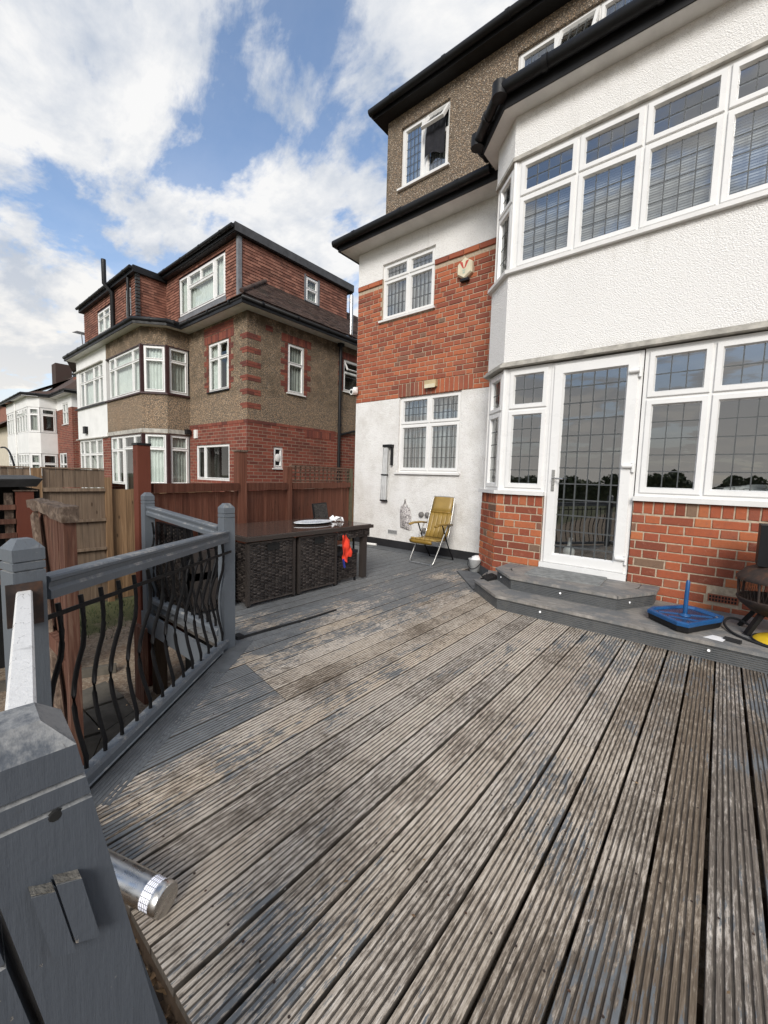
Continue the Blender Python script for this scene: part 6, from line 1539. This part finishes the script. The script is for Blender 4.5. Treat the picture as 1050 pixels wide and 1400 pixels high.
for z0,z1,ts in ((3.16,4.46,4.1),(0.3,2.04,1.5)):
    simple_win(h2,F21,0.03,0.69,z0,z1,(),(ts,),None,sill=False,frm=0.09); simple_win(h2,F22,0.03,S3-0.03,z0,z1,(),(ts,),'curtain_grey',sill=False,frm=0.09)
    simple_win(h2,F23,-31.4,-28.55,z0,z1,(-30.6,-29.9,-29.2),(ts,),'curtain',sill=False,frm=0.08,open_cells={(1,1):30,(2,1):24} if z0>3 else ())
eave(h2,[(X2+0.3,8),(X2+0.3,-0.35),(-27.9,-0.35),(-28.35,-1.42),(-31.5,-1.42)],z=5.0)
q=MB(); q.prism([(X2+0.29,8),(X2+0.29,-0.34),(-27.9,-0.34),(-28.3,-1.41),(-31.5,-1.41),(-31.5,8)],5.002,5.02); q.build('soffit','soffit_white',h2)
q=MB(); q.add([(X2+0.35,-0.4,5.15),(X2+0.35,8,5.15),(-28.8,4,8.6),(-28.8,3.6,8.6)],[(0,1,2,3)]); q.add([(X2+0.35,-0.4,5.15),(-28.8,3.6,8.6),(-35,3.6,8.6),(-35,-0.4,5.15)],[(0,1,2,3)]); q.add([(-28.1,-0.4,5.2),(-28.4,-1.45,5.15),(-34.6,-1.45,5.15),(-34.6,0.5,5.6),(-28.4,0.5,5.6)],[(0,4,3,2,1)]); q.build('roof','tile_brown',h2)
q=MB(); q.box(-29.7,-28.7,2.4,3.3,6.5,9.6); q.box(-29.8,-28.6,2.3,3.4,9.15,9.35); q.build('chimney','farbrick',h2)
q=MB(); q.box(-27.35,-26.55,0.6,1.2,5.0,7.2); q.box(-27.42,-26.48,0.53,1.27,6.75,6.95); q.build('chimney','farbrick',h2)
h3=thing('house','white bayed house at the far left, left half of the white pair','house',(-33,0,GZ))
q=MB()
for z0,z1 in ((2.05,3.14),(4.47,5.02)): q.prism([(-31.503,-1.17),(-34.3,-1.17),(-34.7,-0.7),(-34.7,0),(-31.503,0)],z0,z1)
q.box(-37.5,-34.7,0.0,8,GZ,5.0); q.build('rendered_wall','white_wall',h3)
for z0,z1,ts in ((3.16,4.46,4.1),(0.3,2.04,1.5)): simple_win(h3,F23,-34.25,-31.55,z0,z1,(-33.4,-32.8,-32.2),(ts,),'curtain',sill=False,frm=0.08)
eave(h3,[(-31.5,-1.42),(-34.9,-1.42),(-35,-0.4),(-37.8,-0.4)],z=5.0)
q=MB(); q.add([(-31.5,-1.45,5.15),(-31.5,3.6,8.0),(-37.5,3.6,8.0),(-38,-1.45,5.15)],[(0,1,2,3)]); q.box(-36,-35,1.5,2.4,6.5,8.3); q.build('roof','tile_brown',h3)
q=MB(); q.tube([(-31.5,-1.19,GZ),(-31.5,-1.19,4.95)],0.05,6); q.build('downpipe','white_plastic',h3)
h4=thing('house','cream house with a dark red loft at the left picture edge','house',(-46,0,GZ))
q=MB(); q.box(-58,-44.6,0.5,8,GZ,4.6); q.build('rendered_wall','cream_wall',h4)
q=MB(); q.box(-58,-44.6,1.0,8,4.9,6.75); q.build('dormer_wall','tile_red',h4); q=MB(); q.box(-58,-44.4,0.7,8.2,6.75,6.92); q.build('dormer_fascia','white_plastic',h4)
q=MB(); q.add([(-58,-0.2,4.55),(-44.3,-0.2,4.55),(-44.3,1.3,5.6),(-58,1.3,5.6)],[(0,1,2,3)]); q.build('roof','tile_brown',h4)
simple_win(h4,frame((0,0.5),(1,0)),-47.5,-45.6,2.9,4.1,(-46.5,),(),'curtain',sill=False)
# pergola arch in the far garden
t=thing('garden_arch','black curved metal garden arch in front of the far white bay','arch',(-25,-3.2,GZ))
for yy in (-2.4,-3.1): MB().tube(smooth([(-24.2,yy,1.1),(-24.6,yy,1.55),(-25.4,yy,2.0),(-26.4,yy,2.2),(-27.4,yy,2.22)]),0.04,6).build('arch_bar','black_metal',t)
MB().tube([(-24.3,-2.4,1.2),(-24.3,-2.4,GZ)],0.035,6).build('arch_leg','black_metal',t); MB().tube([(-24.3,-3.1,1.2),(-24.3,-3.1,GZ)],0.035,6).build('arch_leg','black_metal',t)
t=thing('far_fence','grey-brown garden fence between the far houses','fence',(-23,-2,GZ)); random.seed(44)
fence_boards(t,(-23.0,-1.0),(-23.0,-9),GZ,0.95,0.25,'fence_brown',1)

# ------------------------------------------------------------------ gardens behind the camera (seen in the panes)
random.seed(77)
def thh(x): return 0.6+0.75*abs(math.sin(x*0.21)+0.5*math.sin(x*0.47+1))+0.35*math.sin(x*1.3)+0.2*math.sin(x*3.1)
q=MB()
for i in range(-160,124):
    x=i*0.5; a=thh(x)+GZ+1.45; b=thh(x+0.5)+GZ+1.45
    q.add([(x,-47,GZ),(x+0.5,-47,GZ),(x+0.5,-47,b),(x,-47,a),(x,-49,GZ),(x+0.5,-49,GZ),(x+0.5,-49,b),(x,-49,a)],[(0,3,2,1),(4,5,6,7),(3,7,6,2)])
for i in range(26000):
    x=random.uniform(-80,62); y=-46+random.uniform(-2,2); z=GZ+random.uniform(0,1)**0.35*(thh(x)+1.7)
    a=random.uniform(0,6.28); s=random.uniform(.08,.22); d=Vector((math.cos(a),math.sin(a),random.uniform(-.6,.6)))*s; e=Vector((-math.sin(a)*.5,math.cos(a)*.5,random.uniform(.4,1)))*s; c=Vector((x,y,z))
    q.add([c-d,c+e,c+d,c-e],[(0,1,2,3)])
stuff(q.build('tree_line','foliage'))

# ------------------------------------------------------------------ to real metres
for o in list(SC.objects):
    if o.parent is None and o.type in ('MESH','EMPTY'):
        o.location = o.location*K; o.scale = o.scale*K
